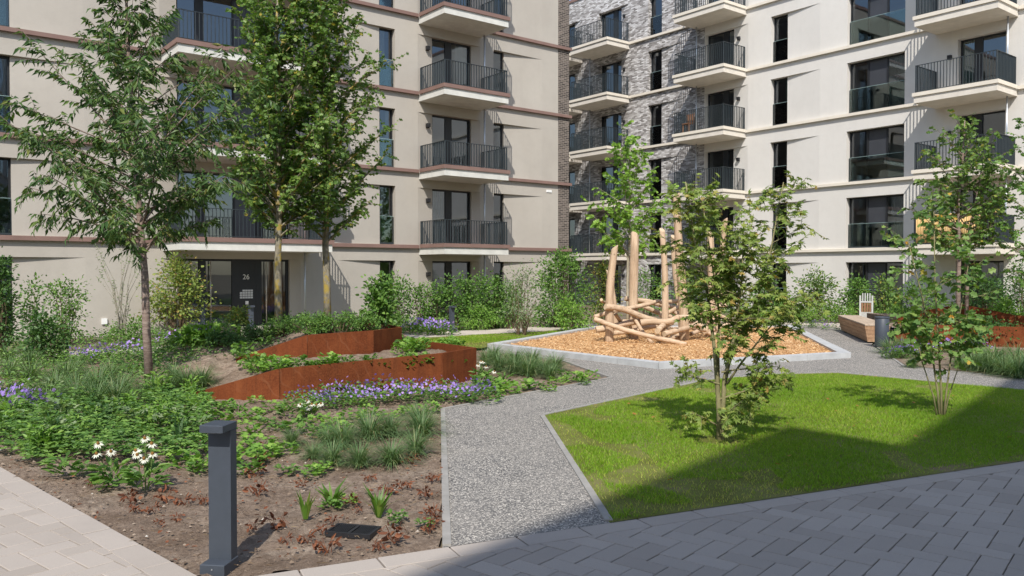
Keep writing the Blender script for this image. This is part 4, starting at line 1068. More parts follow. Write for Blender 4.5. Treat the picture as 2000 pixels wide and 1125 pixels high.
def bush(name, label, base, w, d, h, nleaf, ll, lw, tmpl, ml, mw, seed, group=None, stems=5, cat='shrub', clumps=None, bottom=.08, shape=1.0, flat_=.5, flop=.3):
    random.seed(seed); o = thing(name, label, cat, base, 0, group); lv = LV(tmpl); wd = MB()
    K_ = clumps or max(8, int(nleaf / 45)); cl = []
    for k in range(K_):
        t = bottom + (1 - bottom) * (k + R()) / K_; a = U(0, 6.283); rr = math.sqrt(R()) ; wv = (math.sin(min(1, (t * .85 + .18)) * math.pi) ** .5) * shape + (1 - shape)
        cl.append(np.array([math.cos(a) * rr * w / 2 * wv, math.sin(a) * rr * d / 2 * wv, h * t * U(.9, 1.02)]))
    st = [np.array([U(-.12, .12) * w, U(-.12, .12) * d, -.05]) for _ in range(stems)]
    per = nleaf // K_
    for c in cl:
        s0 = min(st, key=lambda s: np.hypot(*(s[:2] - c[:2] * .4)) + R() * .1)
        mid = s0 * .45 + c * .55 + np.array([0, 0, .08 * h]) + rvec() * .04 * h
        wd.tube([s0, (s0 + mid) / 2 + rvec() * .02, mid, c], [.010 + .004 * h, .008, .006, .003], 4, 0, False)
        s = .11 * (w * h) ** .5 * U(.7, 1.25) * (30 / K_) ** .25
        out = unit(c - np.array([0, 0, h * .35]))
        for j in range(per):
            g = np.array([random.gauss(0, 1), random.gauss(0, 1), random.gauss(0, .8)]) * s; p = c + g
            if p[2] < .01: p[2] = U(.01, .1)
            a_ = unit(g * .6 / (s + 1e-6) + out * .5 + rvec() * .6 + np.array([0, 0, -flop])); n = unit(np.array([0, -.35, 1]) * flat_ + rvec() * .7 + out * .3)
            z = U(.7, 1.25); lv.add(p, a_, n, ll * z, lw * z)
    lv.build('foliage', ml, o); wd.build('stems', mw, o); return o
def bush_px(name, label, xc, yb, w, yt, nleaf, ll, lw, tmpl, ml, mw, seed, Y=None, dfac=.8, **kw):
    nleaf = int(nleaf * 1.45)
    if Y is None: b0 = P(xc, yb)
    else: b0 = at(xc, yb, Y)
    s = b0[1] / F; h = (yb - yt) * s
    return bush(name, label, (b0[0], b0[1], max(0, b0[2])), w * s, w * s * dfac, h, nleaf, ll, lw, tmpl, ml, mw, seed, **kw)
# along the beige facade
HB = 'hornbeam plants trained in a hedge before the beige facade'
for i, (x, w, yt, nl) in enumerate(((742, 52, 545, 750), (778, 54, 542, 850), (818, 46, 556, 520), (850, 46, 552, 560), (888, 58, 545, 1000), (928, 56, 543, 950), (962, 54, 542, 900), (996, 46, 556, 600))):
    bush_px('hornbeam', 'trained hornbeam plant in the thin hedge before the beige ground-floor windows', x, 643, w, yt, nl, .085, .055, T_OVATE, LF_HEDGE, STEMB, 200 + i, group=HB, stems=3, shape=.3, bottom=.18, clumps=26)
bush_px('leafy_shrub', 'big dense green shrub at the brick corner of the beige building', 1098, 640, 118, 492, 3000, .09, .055, T_OVATE, LF_HEDGE, STEMB, 220, stems=6, clumps=70)
bush_px('leafy_shrub', 'low yellow-green bush beside the lawn strip left of the climbing logs', 1110, 648, 66, 590, 900, .075, .045, T_OVATE, LF_BRIGHT, STEMB, 221)
bush_px('leafy_shrub', 'grey-leaved loose shrub on the footpath edge left of the big green shrub', 1022, 655, 78, 525, 1100, .075, .035, T_LANCE, LF_SILV, STEMB, 222, stems=3, bottom=.25)
bush_px('leafy_shrub', 'reddish-tinged shrub half hidden behind the leftmost climbing post', 1180, 640, 52, 508, 900, .085, .05, T_OVATE, LF_YELL, STEMB, 223)
bush_px('leafy_shrub', 'low light green bush by the bollard before the hedge', 932, 645, 80, 600, 1100, .06, .035, T_OVATE, LF_BRIGHT, STEMG, 224, stems=8)
bush_px('leafy_shrub', 'feathery green shrub crossing the hornbeam hedge', 965, 642, 60, 590, 600, .10, .05, T_LANCE, LF_HEDGE, STEMG, 225)
# left edge
bush_px('tall_shrub', 'tall dark shrub at the left picture edge before a window', 2, 690, 48, 500, 1200, .09, .05, T_OVATE, LF_DARK, STEMB, 230, stems=5)
bush_px('column_shrub', 'upright column-shaped shrub between two bare wall patches on the left', 130, 668, 58, 552, 1150, .075, .045, T_OVATE, LF_HEDGE, STEMB, 231, shape=.25, clumps=40)
bush_px('tall_shrub', 'thin tall shrub left of the column-shaped one', 64, 680, 36, 552, 420, .085, .05, T_OVATE, LF_HEDGE, STEMB, 232, shape=.4)
bush_px('leafy_shrub', 'dark leafy bush low in front of the column-shaped shrub', 86, 708, 78, 618, 850, .085, .05, T_LOBE, LF_DARK, STEMG, 233)
bush_px('yellowing_shrub', 'yellowing maple shrub left of the entrance glazing', 345, 655, 112, 510, 2300, .075, .068, T_LOBE, LF_YELL, STEMB, 234, stems=3, bottom=.24, clumps=50)
random.seed(235); b0 = P(238, 668); tw = thing('bare_shrub', 'nearly bare shrub with thin pale stems against the beige wall', 'shrub', b0); wd = MB(); lv = LV(T_LANCE)
for k in range(17):
    a = U(0, 6.28); tp = np.array([U(-.75, .65), U(-.4, .4), U(1.6, 2.75)]); p0 = np.array([U(-.1, .1), U(-.1, .1), -.05]); md = p0 * .4 + tp * .6 + np.array([-tp[0] * .28, 0, .1])
    wd.tube([p0, (p0 + md) / 2 + np.array([-tp[0] * .1, 0, 0]), md, tp], [.013, .011, .008, .003], 4, 0, False)
    for j in range(24):
        u = U(.25, 1); qq = md + (tp - md) * u if u > .5 else p0 + (md - p0) * u * 2
        lv.add(qq, unit(rvec() + np.array([0, 0, .3])), unit(rvec() + np.array([0, -.3, .7])), U(.05, .09), .022)
lv.build('foliage', LF_SILV, tw); wd.build('stems', STEMP, tw)
bush_px('leafy_shrub', 'low green bush at the foot of the nearly bare shrub', 262, 668, 120, 628, 1000, .065, .035, T_OVATE, LF_HEDGE, STEMG, 236, stems=8)
bush_px('leafy_shrub', 'pale green hosta-like bush in front of the entrance glazing', 395, 668, 90, 645, 420, .12, .075, T_OVATE, LF_BRIGHT, STEMG, 237, stems=8)
bush_px('leafy_shrub', 'small bush with yellow-green leaves at the doorstep of number 26', 462, 655, 44, 628, 260, .07, .045, T_OVATE, LF_YELL, STEMG, 238)
# dark evergreen cushions on the upper terrace
for i, (x, y, w, yt) in enumerate(((560, 652, 80, 622), (610, 650, 85, 616), (662, 648, 85, 614), (712, 645, 85, 612), (760, 641, 60, 618), (500, 664, 80, 640), (440, 672, 70, 652))):
    bush_px('evergreen_cushion', 'dark evergreen cushion shrub on the upper planter terrace', x, y, w, yt, 1000, .05, .028, T_QUAD, LF_DARK if i > 4 else LF_HEDGE, STEMB, 240 + i, group='evergreen cushions on the upper terrace', stems=8, shape=.5, dfac=1.0)
# behind and right of the playground
for i, (x, yb, w, yt, nl, m, lab) in enumerate(((1262, 632, 60, 545, 600, LF_HEDGE, 'thin climbing plant on the brick ground floor left of its window'), (1355, 640, 80, 560, 800, LF_HEDGE, 'leafy plant at the brick wall behind the climbing logs'),
        (1500, 628, 96, 552, 1000, LF_HEDGE, 'broad green shrub against the white wall right of the lawn maple'), (1590, 622, 96, 535, 1300, LF_FIELD, 'yellow-green shrub beside the big ground-floor window of the white building'),
        (1672, 618, 66, 545, 800, LF_HEDGE, 'shrub in front of the left half of the white ground-floor window'), (1725, 620, 66, 545, 800, LF_FIELD, 'shrub in front of the right half of the white ground-floor window'),
        (1790, 630, 90, 560, 900, LF_HEDGE, 'shrub standing right behind the many-stemmed shrub'))):
    bush_px('leafy_shrub', lab, x, yb, w, yt, nl, .10, .06, T_OVATE, m, STEMB, 260 + i, Y=30.5 if x > 1300 else 36.0)
for i, (x, w, yt) in enumerate(((1530, 62, 600), (1585, 62, 598), (1640, 60, 597), (1740, 60, 600), (1480, 60, 602))):
    bush_px('low_hedge_plant', 'low bright green hedge plant along the far footpath before the white building', x, 627, w, yt, 800, .06, .03, T_QUAD, LF_BRIGHT, STEMG, 280 + i, Y=29.8, group='low hedge along the far footpath', stems=8, shape=.3)
for i, (x, yb, w, yt, nl, m, Y, lab) in enumerate(((1925, 640, 110, 545, 1800, LF_DARK, 24.5, 'dark dense hedge shrub below the ground-floor door on the right'), (1995, 640, 90, 520, 1600, LF_DARK, 24.5, 'dark dense hedge shrub at the right picture edge'), (1965, 640, 80, 592, 900, LF_BRIGHT, 22.2, 'bright green bush above the sloping rusty planter wall'),
        (1930, 660, 110, 628, 900, LF_DARK, 20.6, 'dark low bush between both rusty planter walls on the right'), (1845, 660, 90, 612, 900, LF_DARK, 22.8, 'dark bush at the left end of the sloping rusty wall'), (1760, 640, 50, 602, 500, LF_HEDGE, 25.5, 'small shrub behind the litter bin'))):
    bush_px('leafy_shrub', lab, x, yb, w, yt, nl, .075, .042, T_OVATE, m, STEMB, 290 + i, Y=Y)

# --- grasses
def make_tuft(seed, nb, h, sp):
    random.seed(seed); b = MB()
    for k in range(nb):
        a = U(0, 6.283); r = .06 * math.sqrt(R()); L = h * U(.6, 1.2); th = math.radians(8 + 62 * R() ** 1.2); w = U(.0024, .0044)
        s = np.array([-math.sin(a), math.cos(a), 0]) * w; d = np.array([math.cos(a), math.sin(a), 0]); up = np.array([0, 0, 1.]); p0 = d * r - up * .02
        f = lambda q: d * math.sin(q) + up * math.cos(q); bend = U(.25, .75)
        p1 = p0 + f(th) * L * .4; p2 = p1 + f(th + bend) * L * .35; p3 = p2 + f(th + bend * 2.1) * L * .35
        for q in (p1, p2, p3): q[2] = max(q[2], .01)
        v = R(); i = len(b.V)
        b.V.extend([tuple(p0 - s), tuple(p0 + s), tuple(p1 - s), tuple(p1 + s), tuple(p2 - s * .7), tuple(p2 + s * .7), tuple(p3)])
        b.idx(i, (0, 1, 3, 2), 0, v); b.idx(i, (2, 3, 5, 4), 0, v); b.idx(i, (4, 5, 6), 0, v)
    return raw_mesh('grass_tuft', b.V, b.L, b.S, LF_GRASS, None, b.A)
TUFTS = [make_tuft(300 + i, 430, .46, .34) for i in range(3)]
def tuft(x, y, sc, label, group):
    p = P(x, y); o = link('grass_tuft', TUFTS[random.randrange(3)]); o.location = p; o.rotation_euler = (0, 0, U(0, 6.28)); o.scale = (sc, sc, sc * U(.9, 1.1)); tag(o, label, 'ornamental grass', group); return o
random.seed(320)
for x, y, s in ((612, 895, .5), (650, 905, .6), (702, 908, .62), (765, 905, .75), (812, 885, .7), (722, 855, .95), (762, 850, .7), (825, 850, .8), (668, 872, .75), (818, 832, .8), (570, 868, .5), (640, 868, .55)):
    tuft(x, y, s, 'grass tuft in the near bed left of the gravel path', 'grass tufts in the near bed')
for x, y, s in ((950, 712, .9), (975, 722, 1.0), (1005, 728, 1.1), (1032, 733, 1.1), (1060, 728, 1.0), (1085, 722, .9), (1005, 710, 1.0), (1040, 712, .9), (1075, 738, .8), (965, 702, .9)):
    tuft(x, y, s, 'grass tuft between the rusty planter and the playground kerb', 'grass tufts beside the playground kerb')
for x, y, s in ((20, 735, 1.0), (60, 745, 1.1), (110, 770, 1.1), (150, 792, 1.15), (185, 800, 1.2), (225, 795, 1.2), (190, 770, 1.2), (130, 745, 1.0), (240, 770, 1.0), (290, 780, 1.0), (330, 770, 1.0), (365, 765, 1.05), (395, 755, .9), (60, 715, .9), (15, 705, 1.0), (150, 735, .9), (215, 738, .9), (340, 745, .8), (95, 795, 1.0)):
    tuft(x, y, s, 'grass tuft in the left bed around the loose-crowned tree', 'grass tufts in the left bed')
for x, y, s in ((1738, 690, 1.1), (1762, 686, 1.0), (1750, 700, .8)): tuft(x, y, s, 'grass tuft at the foot of the litter bin', 'grass tufts by the litter bin')
for x, y, s in ((1905, 725, 1.1), (1930, 728, 1.2), (1960, 733, 1.2), (1990, 738, 1.2), (1880, 718, 1.0), (1945, 715, 1.2), (1985, 718, 1.2), (1915, 708, 1.0), (1783, 718, .6), (2010, 730, 1.2)):
    tuft(x, y, s, 'grass tuft before the low rusty wall on the right', 'grass tufts on the right')

# --- purple geraniums
def geranium(seed):
    random.seed(seed); fol = LV(T_LOBE); fl = LV(T_PETAL)
    for k in range(150):
        a = U(0, 6.28); r = .30 * math.sqrt(R()); z = U(.03, .24) * (1 - (r / .34) ** 2 * .6)
        fol.add((math.cos(a) * r, math.sin(a) * r, z), (math.cos(a), math.sin(a), U(-.2, .5)), unit(rvec() * .6 + np.array([0, 0, 1])), U(.035, .06), .05)
    for k in range(22):
        a = U(0, 6.28); r = .30 * math.sqrt(R()); c = np.array([math.cos(a) * r, math.sin(a) * r, U(.17, .31) * (1 - (r / .34) ** 2 * .45)]); n = unit(np.array([U(-.6, .6), -.7 + U(-.4, .3), U(.4, 1)])); t = unit(np.cross(n, rvec())); v = R()
        u2 = np.cross(n, t); s = U(.019, .027)
        for j in range(5):
            w = j * 1.2566; ax = math.cos(w) * t + math.sin(w) * u2; fl.add(c, ax, n, s, s * .95, min(1, max(0, v + U(-.1, .1))))
    return fol, fl
GER = []
for s in range(3):
    fol, fl = geranium(330 + s)
    V, l, st, a = fol.arrays(); m1 = raw_mesh('foliage', V, l, st, LF_HEDGE, None, a); V, l, st, a = fl.arrays(); m2 = raw_mesh('blossoms', V, l, st, PURPLE, None, a); GER.append((m1, m2))
def ger(x, y, sc, label, group, ht=1.0):
    o = thing('geranium', label, 'flower', P(x, y), U(0, 6.28), group); o.scale = (sc, sc, sc * ht); m = GER[random.randrange(3)]
    link('foliage', m[0], o); link('blossoms', m[1], o)
random.seed(340)
for i in range(27):
    t = i / 26; x = 590 + 355 * t; y = 795 - 18 * t - 10 * math.sin(t * 3) ; ger(x + U(-8, 8), y + (-10, 3, 10)[i % 3], U(.75, 1.0), 'purple geranium clump along the front of the lower rusty wall', 'geraniums along the lower rusty wall')
for x, y in ((5, 805), (30, 800), (55, 812), (80, 815), (15, 825), (45, 788), (-10, 790)): ger(x, y, U(.9, 1.1), 'purple geranium clump at the left picture edge', 'geraniums at the left edge', 1.2)
for x, y in ((150, 712), (175, 708), (205, 704), (235, 700), (265, 695), (190, 700), (250, 690)): ger(x, y, U(.9, 1.1), 'purple geranium clump left of the loose-crowned tree trunk', 'geraniums left of the tree trunk', 1.2)
for x, y in ((325, 680), (345, 676), (370, 672), (395, 668), (350, 685)): ger(x, y, U(.9, 1.15), 'purple geranium clump between the tree trunk and the entrance', 'geraniums before the entrance', 1.2)
for x, y in ((800, 652), (815, 654), (830, 655), (845, 655), (860, 655), (875, 656), (822, 648), (850, 648)): ger(x, y, U(1.2, 1.5), 'purple geranium clump on the far footpath edge by the hedge bollard', 'geraniums by the hedge bollard', 1.2)
for x, y in ((1745, 700), (1765, 698), (1785, 702), (1800, 694), (1775, 690), (1835, 690), (1860, 688), (1885, 688), (1905, 690), (1850, 682)): ger(x, y, U(.9, 1.2), 'purple geranium clump before the low rusty wall on the right', 'geraniums on the right')
for x, y in ((1575, 640), (1600, 641), (1625, 645)): ger(x, y, U(1.0, 1.2), 'purple geranium clump by the far end of the bench', 'geraniums behind the playground')

# --- white coneflowers
def coneflower(label, base, heads, seed, leafr=.2, nleaf=46):
    random.seed(seed); o = thing('coneflower', label, 'flower', base); lv = LV(T_OVATE); st = MB()
    for k in range(nleaf):
        a = U(0, 6.28); r = leafr * math.sqrt(R()); z = U(.02, .2)
        lv.add((math.cos(a) * r * .6, math.sin(a) * r * .6, z), (math.cos(a), math.sin(a), U(.0, .9)), unit(rvec() * .5 + np.array([0, -.2, 1])), U(.09, .15), U(.03, .05))
    for (x, y, z) in heads:
        p = np.array([x, y, z]); st.tube([(x * .3, y * .3, 0), (x * .7, y * .7, z * .5), (x, y, z)], [.005, .004, .0035], 5, 0, False)
        for k in range(4): lv.add(np.array([x * .6, y * .6, z * U(.25, .7)]), rvec(), unit(rvec() + np.array([0, 0, 1])), .07, .02)
    merge_build('leafy_stems', [(lv, LF_HEDGE), (st, STEMG)], o)
    for (x, y, z) in heads:
        pt = LV(T_LANCE); cn = MB(); n = unit(np.array([U(-.25, .25), -.3 + U(-.3, .2), 1])); t = unit(np.cross(n, (1, .2, 0))); u2 = np.cross(n, t); c = np.array([x, y, z])
        for j in range(15):
            w = j * 6.283 / 15 + U(-.1, .1); ax = math.cos(w) * t + math.sin(w) * u2 - n * U(-.05, .4); pt.add(c, ax, n, U(.044, .054), .018)
        f = pt.build('flower_head', PETALW, o)
        cn.tube([c - n * .004, c + n * .008, c + n * .02, c + n * .027], [.009, .014, .011, .003], 10); cn.build('cone', CONE, f, True)
coneflower('left white coneflower plant at the edge of the ground cover', P(222, 948), [(-.13, 0, .36), (-.12, -.05, .28), (-.02, 0, .29)], 351)
coneflower('right white coneflower plant with the most blooms', P(285, 958), [(-.04, .08, .42), (.03, .05, .38), (-.06, -.02, .3), (.0, -.03, .27), (.05, .02, .3), (-.09, .02, .33)], 352)
coneflower('white coneflower plant before the purple geraniums at the lower rusty wall', P(602, 815), [(-.1, 0, .16), (-.02, .03, .2), (.05, 0, .16), (.1, .02, .15), (.16, .01, .17), (.02, -.05, .13)], 353, .16, 26)
coneflower('white coneflower plant at the right corner of the lower rusty planter', P(940, 748), [(-.05, 0, .3), (.03, .03, .34), (.08, -.02, .27), (.0, -.05, .36), (.22, -.1, .2)], 354)

# --- small leafy perennials, withered plants, irises
def rosette(seed, n, r, h, ll, lw, tmpl, m):
    random.seed(seed); lv = LV(tmpl)
    for k in range(n):
        a = U(0, 6.28); q_ = r * math.sqrt(R()); lv.add((math.cos(a) * q_, math.sin(a) * q_, U(.01, h)), (math.cos(a), math.sin(a), U(-.1, .9)), unit(rvec() * .55 + np.array([0, -.2, 1])), ll * U(.7, 1.2), lw * U(.7, 1.2))
    if h > .2:
        for k in range(9):
            t = U(0, 6.28); lv.add((0, 0, -.01), (math.cos(t) * .35, math.sin(t) * .35, 1), (math.cos(t + 1.5), math.sin(t + 1.5), 0), h * U(.8, 1.1), .007)
    V, l, st, v = lv.arrays(); return raw_mesh('perennial', V, l, st, m, None, v)
ROS = [rosette(360, 60, .13, .13, .065, .06, T_LOBE, LF_BRIGHT), rosette(361, 46, .11, .10, .06, .055, T_LOBE, LF_HEDGE), rosette(362, 36, .09, .14, .09, .035, T_OVATE, LF_HEDGE), rosette(363, 56, .14, .10, .06, .055, T_LOBE, LF_BRIGHT)]
def small(name, me, x, y, sc, label, cat, group):
    o = link(name, me); o.location = P(x, y); o.rotation_euler = (0, 0, U(0, 6.28)); o.scale = (sc, sc, sc * U(.85, 1.15)); return tag(o, label, cat, group)
random.seed(370)
for x, y, s in ((430, 828, 1.1), (465, 815, 1.2), (490, 822, 1.1), (535, 805, 1.2), (560, 815, 1.2), (600, 812, .9), (480, 850, 1.2), (520, 830, 1.0), (545, 842, 1.1), (575, 845, 1.2), (610, 850, 1.3), (635, 832, 1.2), (660, 848, 1.1), (690, 822, 1.2), (720, 812, .9), (760, 820, 1.0), (800, 808, .9), (640, 862, 1.0), (505, 880, 1.2), (480, 905, 1.3), (520, 895, 1.0), (560, 885, .9), (590, 830, .9), (440, 800, .9), (500, 785, .8), (840, 805, .9), (465, 880, 1.4), (485, 928, 1.1), (700, 790, .8), (450, 795, .9)):
    small('leafy_perennial', ROS[random.randrange(4)], x, y, s * .95, 'small green leafy perennial in the bare soil before the lower rusty wall', 'perennial', 'leafy perennials before the lower rusty wall')
for x, y, s in ((940, 770, 1.4), (965, 765, 1.5), (990, 770, 1.4), (1015, 760, 1.4), (1045, 758, 1.2), (950, 752, 1.5), (1090, 752, 1.1), (1120, 745, 1.2), (1150, 742, 1.1), (985, 752, 1.4), (1140, 752, .8), (1070, 765, .8), (1105, 738, 1.0)):
    small('leafy_perennial', ROS[random.randrange(4)], x, y, s, 'light green perennial in the bed tip between path and playground kerb', 'perennial', 'perennials in the bed tip')
for x, y, s in ((640, 995, .7), (675, 985, .6), (775, 1015, .55), (828, 1030, .5), (125, 930, 1.3), (150, 925, 1.0), (360, 910, 1.0), (385, 925, .8), (400, 915, 1.0), (770, 1025, .4), (205, 955, .9), (560, 925, .8), (625, 920, .7), (610, 930, .7)):
    small('leafy_perennial', ROS[random.randrange(4)], x, y, s, 'scattered small green perennial in the nearest bare soil', 'perennial', 'scattered perennials in the nearest soil')
random.seed(371)
for k in range(34):
    x = 520 + 390 * R(); y = 712 + U(-6, 14); g = P(x, y)
    small('terrace_plant', ROS[random.randrange(4)], x, y, U(.7, 1.15), 'low green plant on the soil between the two rusty walls', 'ground plant', 'plants between the two rusty walls')
for k in range(16):
    small('terrace_plant', ROS[(0, 3, 1)[k % 3]], U(775, 900), U(668, 692), U(1.1, 1.6), 'bushy plant filling the right end of the lower rusty planter', 'ground plant', 'plants in the right end of the lower planter')
for k in range(14):
    small('terrace_plant', ROS[k % 3], U(430, 520), U(640, 735), U(.8, 1.3), 'small plant on the soil slope left of the rusty walls', 'ground plant', 'plants on the soil slope')
random.seed(372); _n = 0
TALL = [rosette(364, 70, .13, .30, .075, .036, T_OVATE, LF_BRIGHT), rosette(365, 80, .14, .34, .06, .03, T_OVATE, LF_DARK), rosette(366, 64, .12, .26, .07, .06, T_LOBE, LF_SILV)]
while _n < 44:
    x, y = U(-10, 410), U(775, 890)
    if 180 < x < 320 and y > 850: continue
    k = random.randrange(3); _n += 1
    small('tall_perennial_plant', TALL[k], x, y, U(.8, 1.25), ('bright green', 'dark green', 'greyish green')[k] + ' taller perennial standing up from the dense ground cover on the left', 'perennial', ('bright', 'dark', 'greyish')[k] + ' taller perennials in the ground cover')
def dead(seed):
    random.seed(seed); lv = LV(T_OVATE); b = MB()
    for k in range(19):
        a = U(0, 6.28); r = .08 * R(); z = U(.005, .085); p = (math.cos(a) * r, math.sin(a) * r, z)
        lv.add(p, unit(rvec() + np.array([math.cos(a), math.sin(a), -.1])), rvec(), U(.035, .068), U(.016, .032))
    for k in range(6):
        a = U(0, 6.28); b.tube([(0, 0, -.01), (math.cos(a) * .05, math.sin(a) * .05, U(.04, .1)), (math.cos(a) * .1, math.sin(a) * .1, U(.02, .1))], [.003, .002, .0015], 3, 0, False)
    V, l, st, v = lv.arrays(); n = len(V); Lb = np.array(b.L) + n; Sb = np.array(b.S) + len(l)
    return raw_mesh('withered_plant', np.concatenate([V, np.array(b.V)]), np.concatenate([l, Lb]), np.concatenate([st, Sb]), [LF_DEAD], None, np.concatenate([v, np.full(len(Sb), .4)]))
DEAD = [dead(380 + i) for i in range(3)]
random.seed(385)
for x, y, s in ((505, 965, 1.2), (500, 930, 1.0), (512, 905, .8), (540, 1035, 1.0), (495, 1035, .7), (630, 1040, .7), (640, 1078, .9), (770, 1060, 1.2), (845, 1005, .9), (850, 1025, .8), (805, 905, 1.0), (785, 955, .9), (255, 980, 1.0), (320, 978, 1.0), (262, 1000, .7), (395, 985, .8), (690, 985, .9), (755, 965, .8), (345, 1020, .5), (310, 1025, .4), (840, 1040, .7), (650, 1020, .6), (455, 1000, .5), (600, 1060, .6), (700, 1000, .5), (720, 940, .7), (830, 970, .8), (845, 940, .7), (590, 950, .6), (300, 1000, .6), (360, 985, .7), (180, 950, .6), (560, 1060, .5), (740, 1075, .7)):
    small('withered_plant', DEAD[random.randrange(3)], x, y, s, 'withered red-brown plant on the bare soil in the foreground', 'withered plant', 'withered plants in the foreground bed')
def iris(label, x, y, n, sp, h, seed, lean=0):
    random.seed(seed); o = thing('iris_plant', label, 'plant', P(x, y)); b = MB()
    for k in range(n):
        a = U(0, 6.28); L = h * U(.6, 1.05); w = U(.010, .017); d = np.array([math.cos(a), math.sin(a) * .6, 0]); s = np.array([math.cos(a + U(-.5, .5) + 1.57), math.sin(a + 1.57), 0]) * w
        if abs(s[0]) < .004: s[0] = .007
        p0 = d * U(0, .02) + np.array([0, 0, -.01]); p1 = p0 + d * sp * .35 + np.array([lean * .3, 0, L * .55]); p2 = p0 + d * sp * U(.8, 1.2) + np.array([lean, 0, L]); v = R(); i = len(b.V)
        m0 = (p0 + p1) / 2 + np.array([0, -.003, 0])
        b.V.extend([tuple(p0 - s * .6), tuple(p0 + s * .6), tuple(p1 - s), tuple(p1 + s), tuple(p2)]); b.idx(i, (0, 1, 3, 2), 0, v); b.idx(i, (2, 3, 4), 0, v)
    return b.build('blades', LF_IRIS, o, False, True)
iris('left iris plant with upright folded green blades in the bare soil', 597, 1012, 13, .07, .23, 391)
iris('middle iris plant with green blades among withered leaves', 648, 984, 17, .16, .20, 392)
iris('right iris plant with a fan of light green blades', 740, 1008, 20, .15, .25, 393, .02)
# --- dense ground cover on the left
random.seed(400); lv = LV(T_OVATE); n = 0
GC = [(-20, 905), (-20, 800), (60, 795), (200, 805), (300, 790), (400, 785), (420, 800), (395, 840), (420, 870), (400, 905), (330, 905), (250, 915), (150, 905), (80, 912)]
gc_w = [G(*p) for p in GC]; xs_ = [p[0] for p in gc_w]; ys_ = [p[1] for p in gc_w]
mounds = []
while len(mounds) < 330:
    x, y = U(min(xs_), max(xs_)), U(min(ys_), max(ys_))
    if inside((x, y), gc_w): mounds.append((x, y, U(.12, .36) * (.75 + .5 * math.sin(x * 2.3 + y * 1.7) ** 2), U(.08, .17)))
for (x, y, h, r) in mounds:
    for k in range(13):
        a = U(0, 6.28); q_ = r * math.sqrt(R()); zc = h * (1 - (q_ / r) ** 2 * .5) * U(.55, 1.05); c = np.array([x + math.cos(a) * q_, y + math.sin(a) * q_, zc + hgt(x, y)]); v = R(); t0 = U(0, 6.28)
        for j in range(3):
            w = t0 + j * 2.094; lv.add(c, (math.cos(w), math.sin(w), U(-.1, .45)), unit(rvec() * .45 + np.array([0, -.25, 1])), U(.035, .06), U(.022, .034), min(1, max(0, v + U(-.2, .2))))
tag(lv.build('ground_cover', LF_HEDGE), 'dense green three-leaved ground cover left of the big bollard', 'ground cover', None, 'stuff')
# loose low planting filling the left bed and the strips before the facades
def cover(name, label, poly, n, lo, hi, ll, lw, ml, seed, tmpl=T_OVATE):
    random.seed(seed); lv = LV(tmpl); X = [p[0] for p in poly]; Y = [p[1] for p in poly]; cl = []
    while len(cl) < n:
        x, y = U(min(X), max(X)), U(min(Y), max(Y))
        if inside((x, y), poly): cl.append((x, y))
    for (x, y) in cl:
        h = U(lo, hi); z0 = hgt(x, y)
        for k in range(14):
            a = U(0, 6.28); q_ = .2 * math.sqrt(R()); lv.add((x + math.cos(a) * q_, y + math.sin(a) * q_, z0 + h * U(.1, 1)), (math.cos(a), math.sin(a), U(-.2, .8)), unit(rvec() * .6 + np.array([0, -.2, 1])), ll * U(.7, 1.2), lw * U(.7, 1.2))
    return tag(lv.build(name, ml), label, 'ground cover', None, 'stuff')
cover('ground_cover', 'mixed low green planting along the beige facade and footpath', [LR(21.5, -3), LR(21.5, 20), LR(25.9, 20), LR(25.9, 11), LR(22.5, 10.6), LR(22.5, 7.6), LR(25.9, 7.4), LR(25.9, -3)], 560, .1, .34, .08, .042, LF_HEDGE, 410)
cover('ground_cover', 'mixed low green planting before the white and brick facades', [LR(21, 27.7), LR(8, 27.7), LR(8, 32), LR(26, 32), LR(26, 27.7)], 560, .12, .42, .09, .045, LF_HEDGE, 411)
cover('ground_cover', 'sparse low planting in the left bed around the grasses', [G(-20, 790), G(-20, 700), G(260, 690), G(430, 680), G(420, 740), G(300, 775), G(150, 800)], 430, .08, .36, .06, .035, LF_HEDGE, 412)
cover('ground_cover', 'low planting between the footpath and the upper planter', [G(430, 668), G(520, 650), (-3.3, 19.5), (-2.6, 20.6), (-7.5, 18.5)], 120, .08, .22, .06, .035, LF_DARK, 413)
cover('ground_cover', 'dark low planting on the soil mound behind the loose-crowned tree', [(-7.6, 14.5), (-4.75, 13.6), (-4.4, 15.0), (-3.6, 16.2), (-3.2, 18.2), (-5, 20), (-8, 18.5)], 260, .05, .26, .06, .036, LF_DARK, 416)
cover('ground_cover', 'low planting in the raised beds on the right', [(10.2, 21.6), (12.6, 20.2), (15, 19.3), (15, 25), (11, 25.5)], 130, .5, .75, .07, .04, LF_HEDGE, 414)
cover('ground_cover', 'low planting in the flat bed before the low rusty wall on the right', [(8.5, 17.5), (10, 15.2), (13, 13), (15, 18.5), (10.6, 20.3), (9.6, 20.8)], 90, .04, .14, .06, .035, LF_HEDGE, 415)

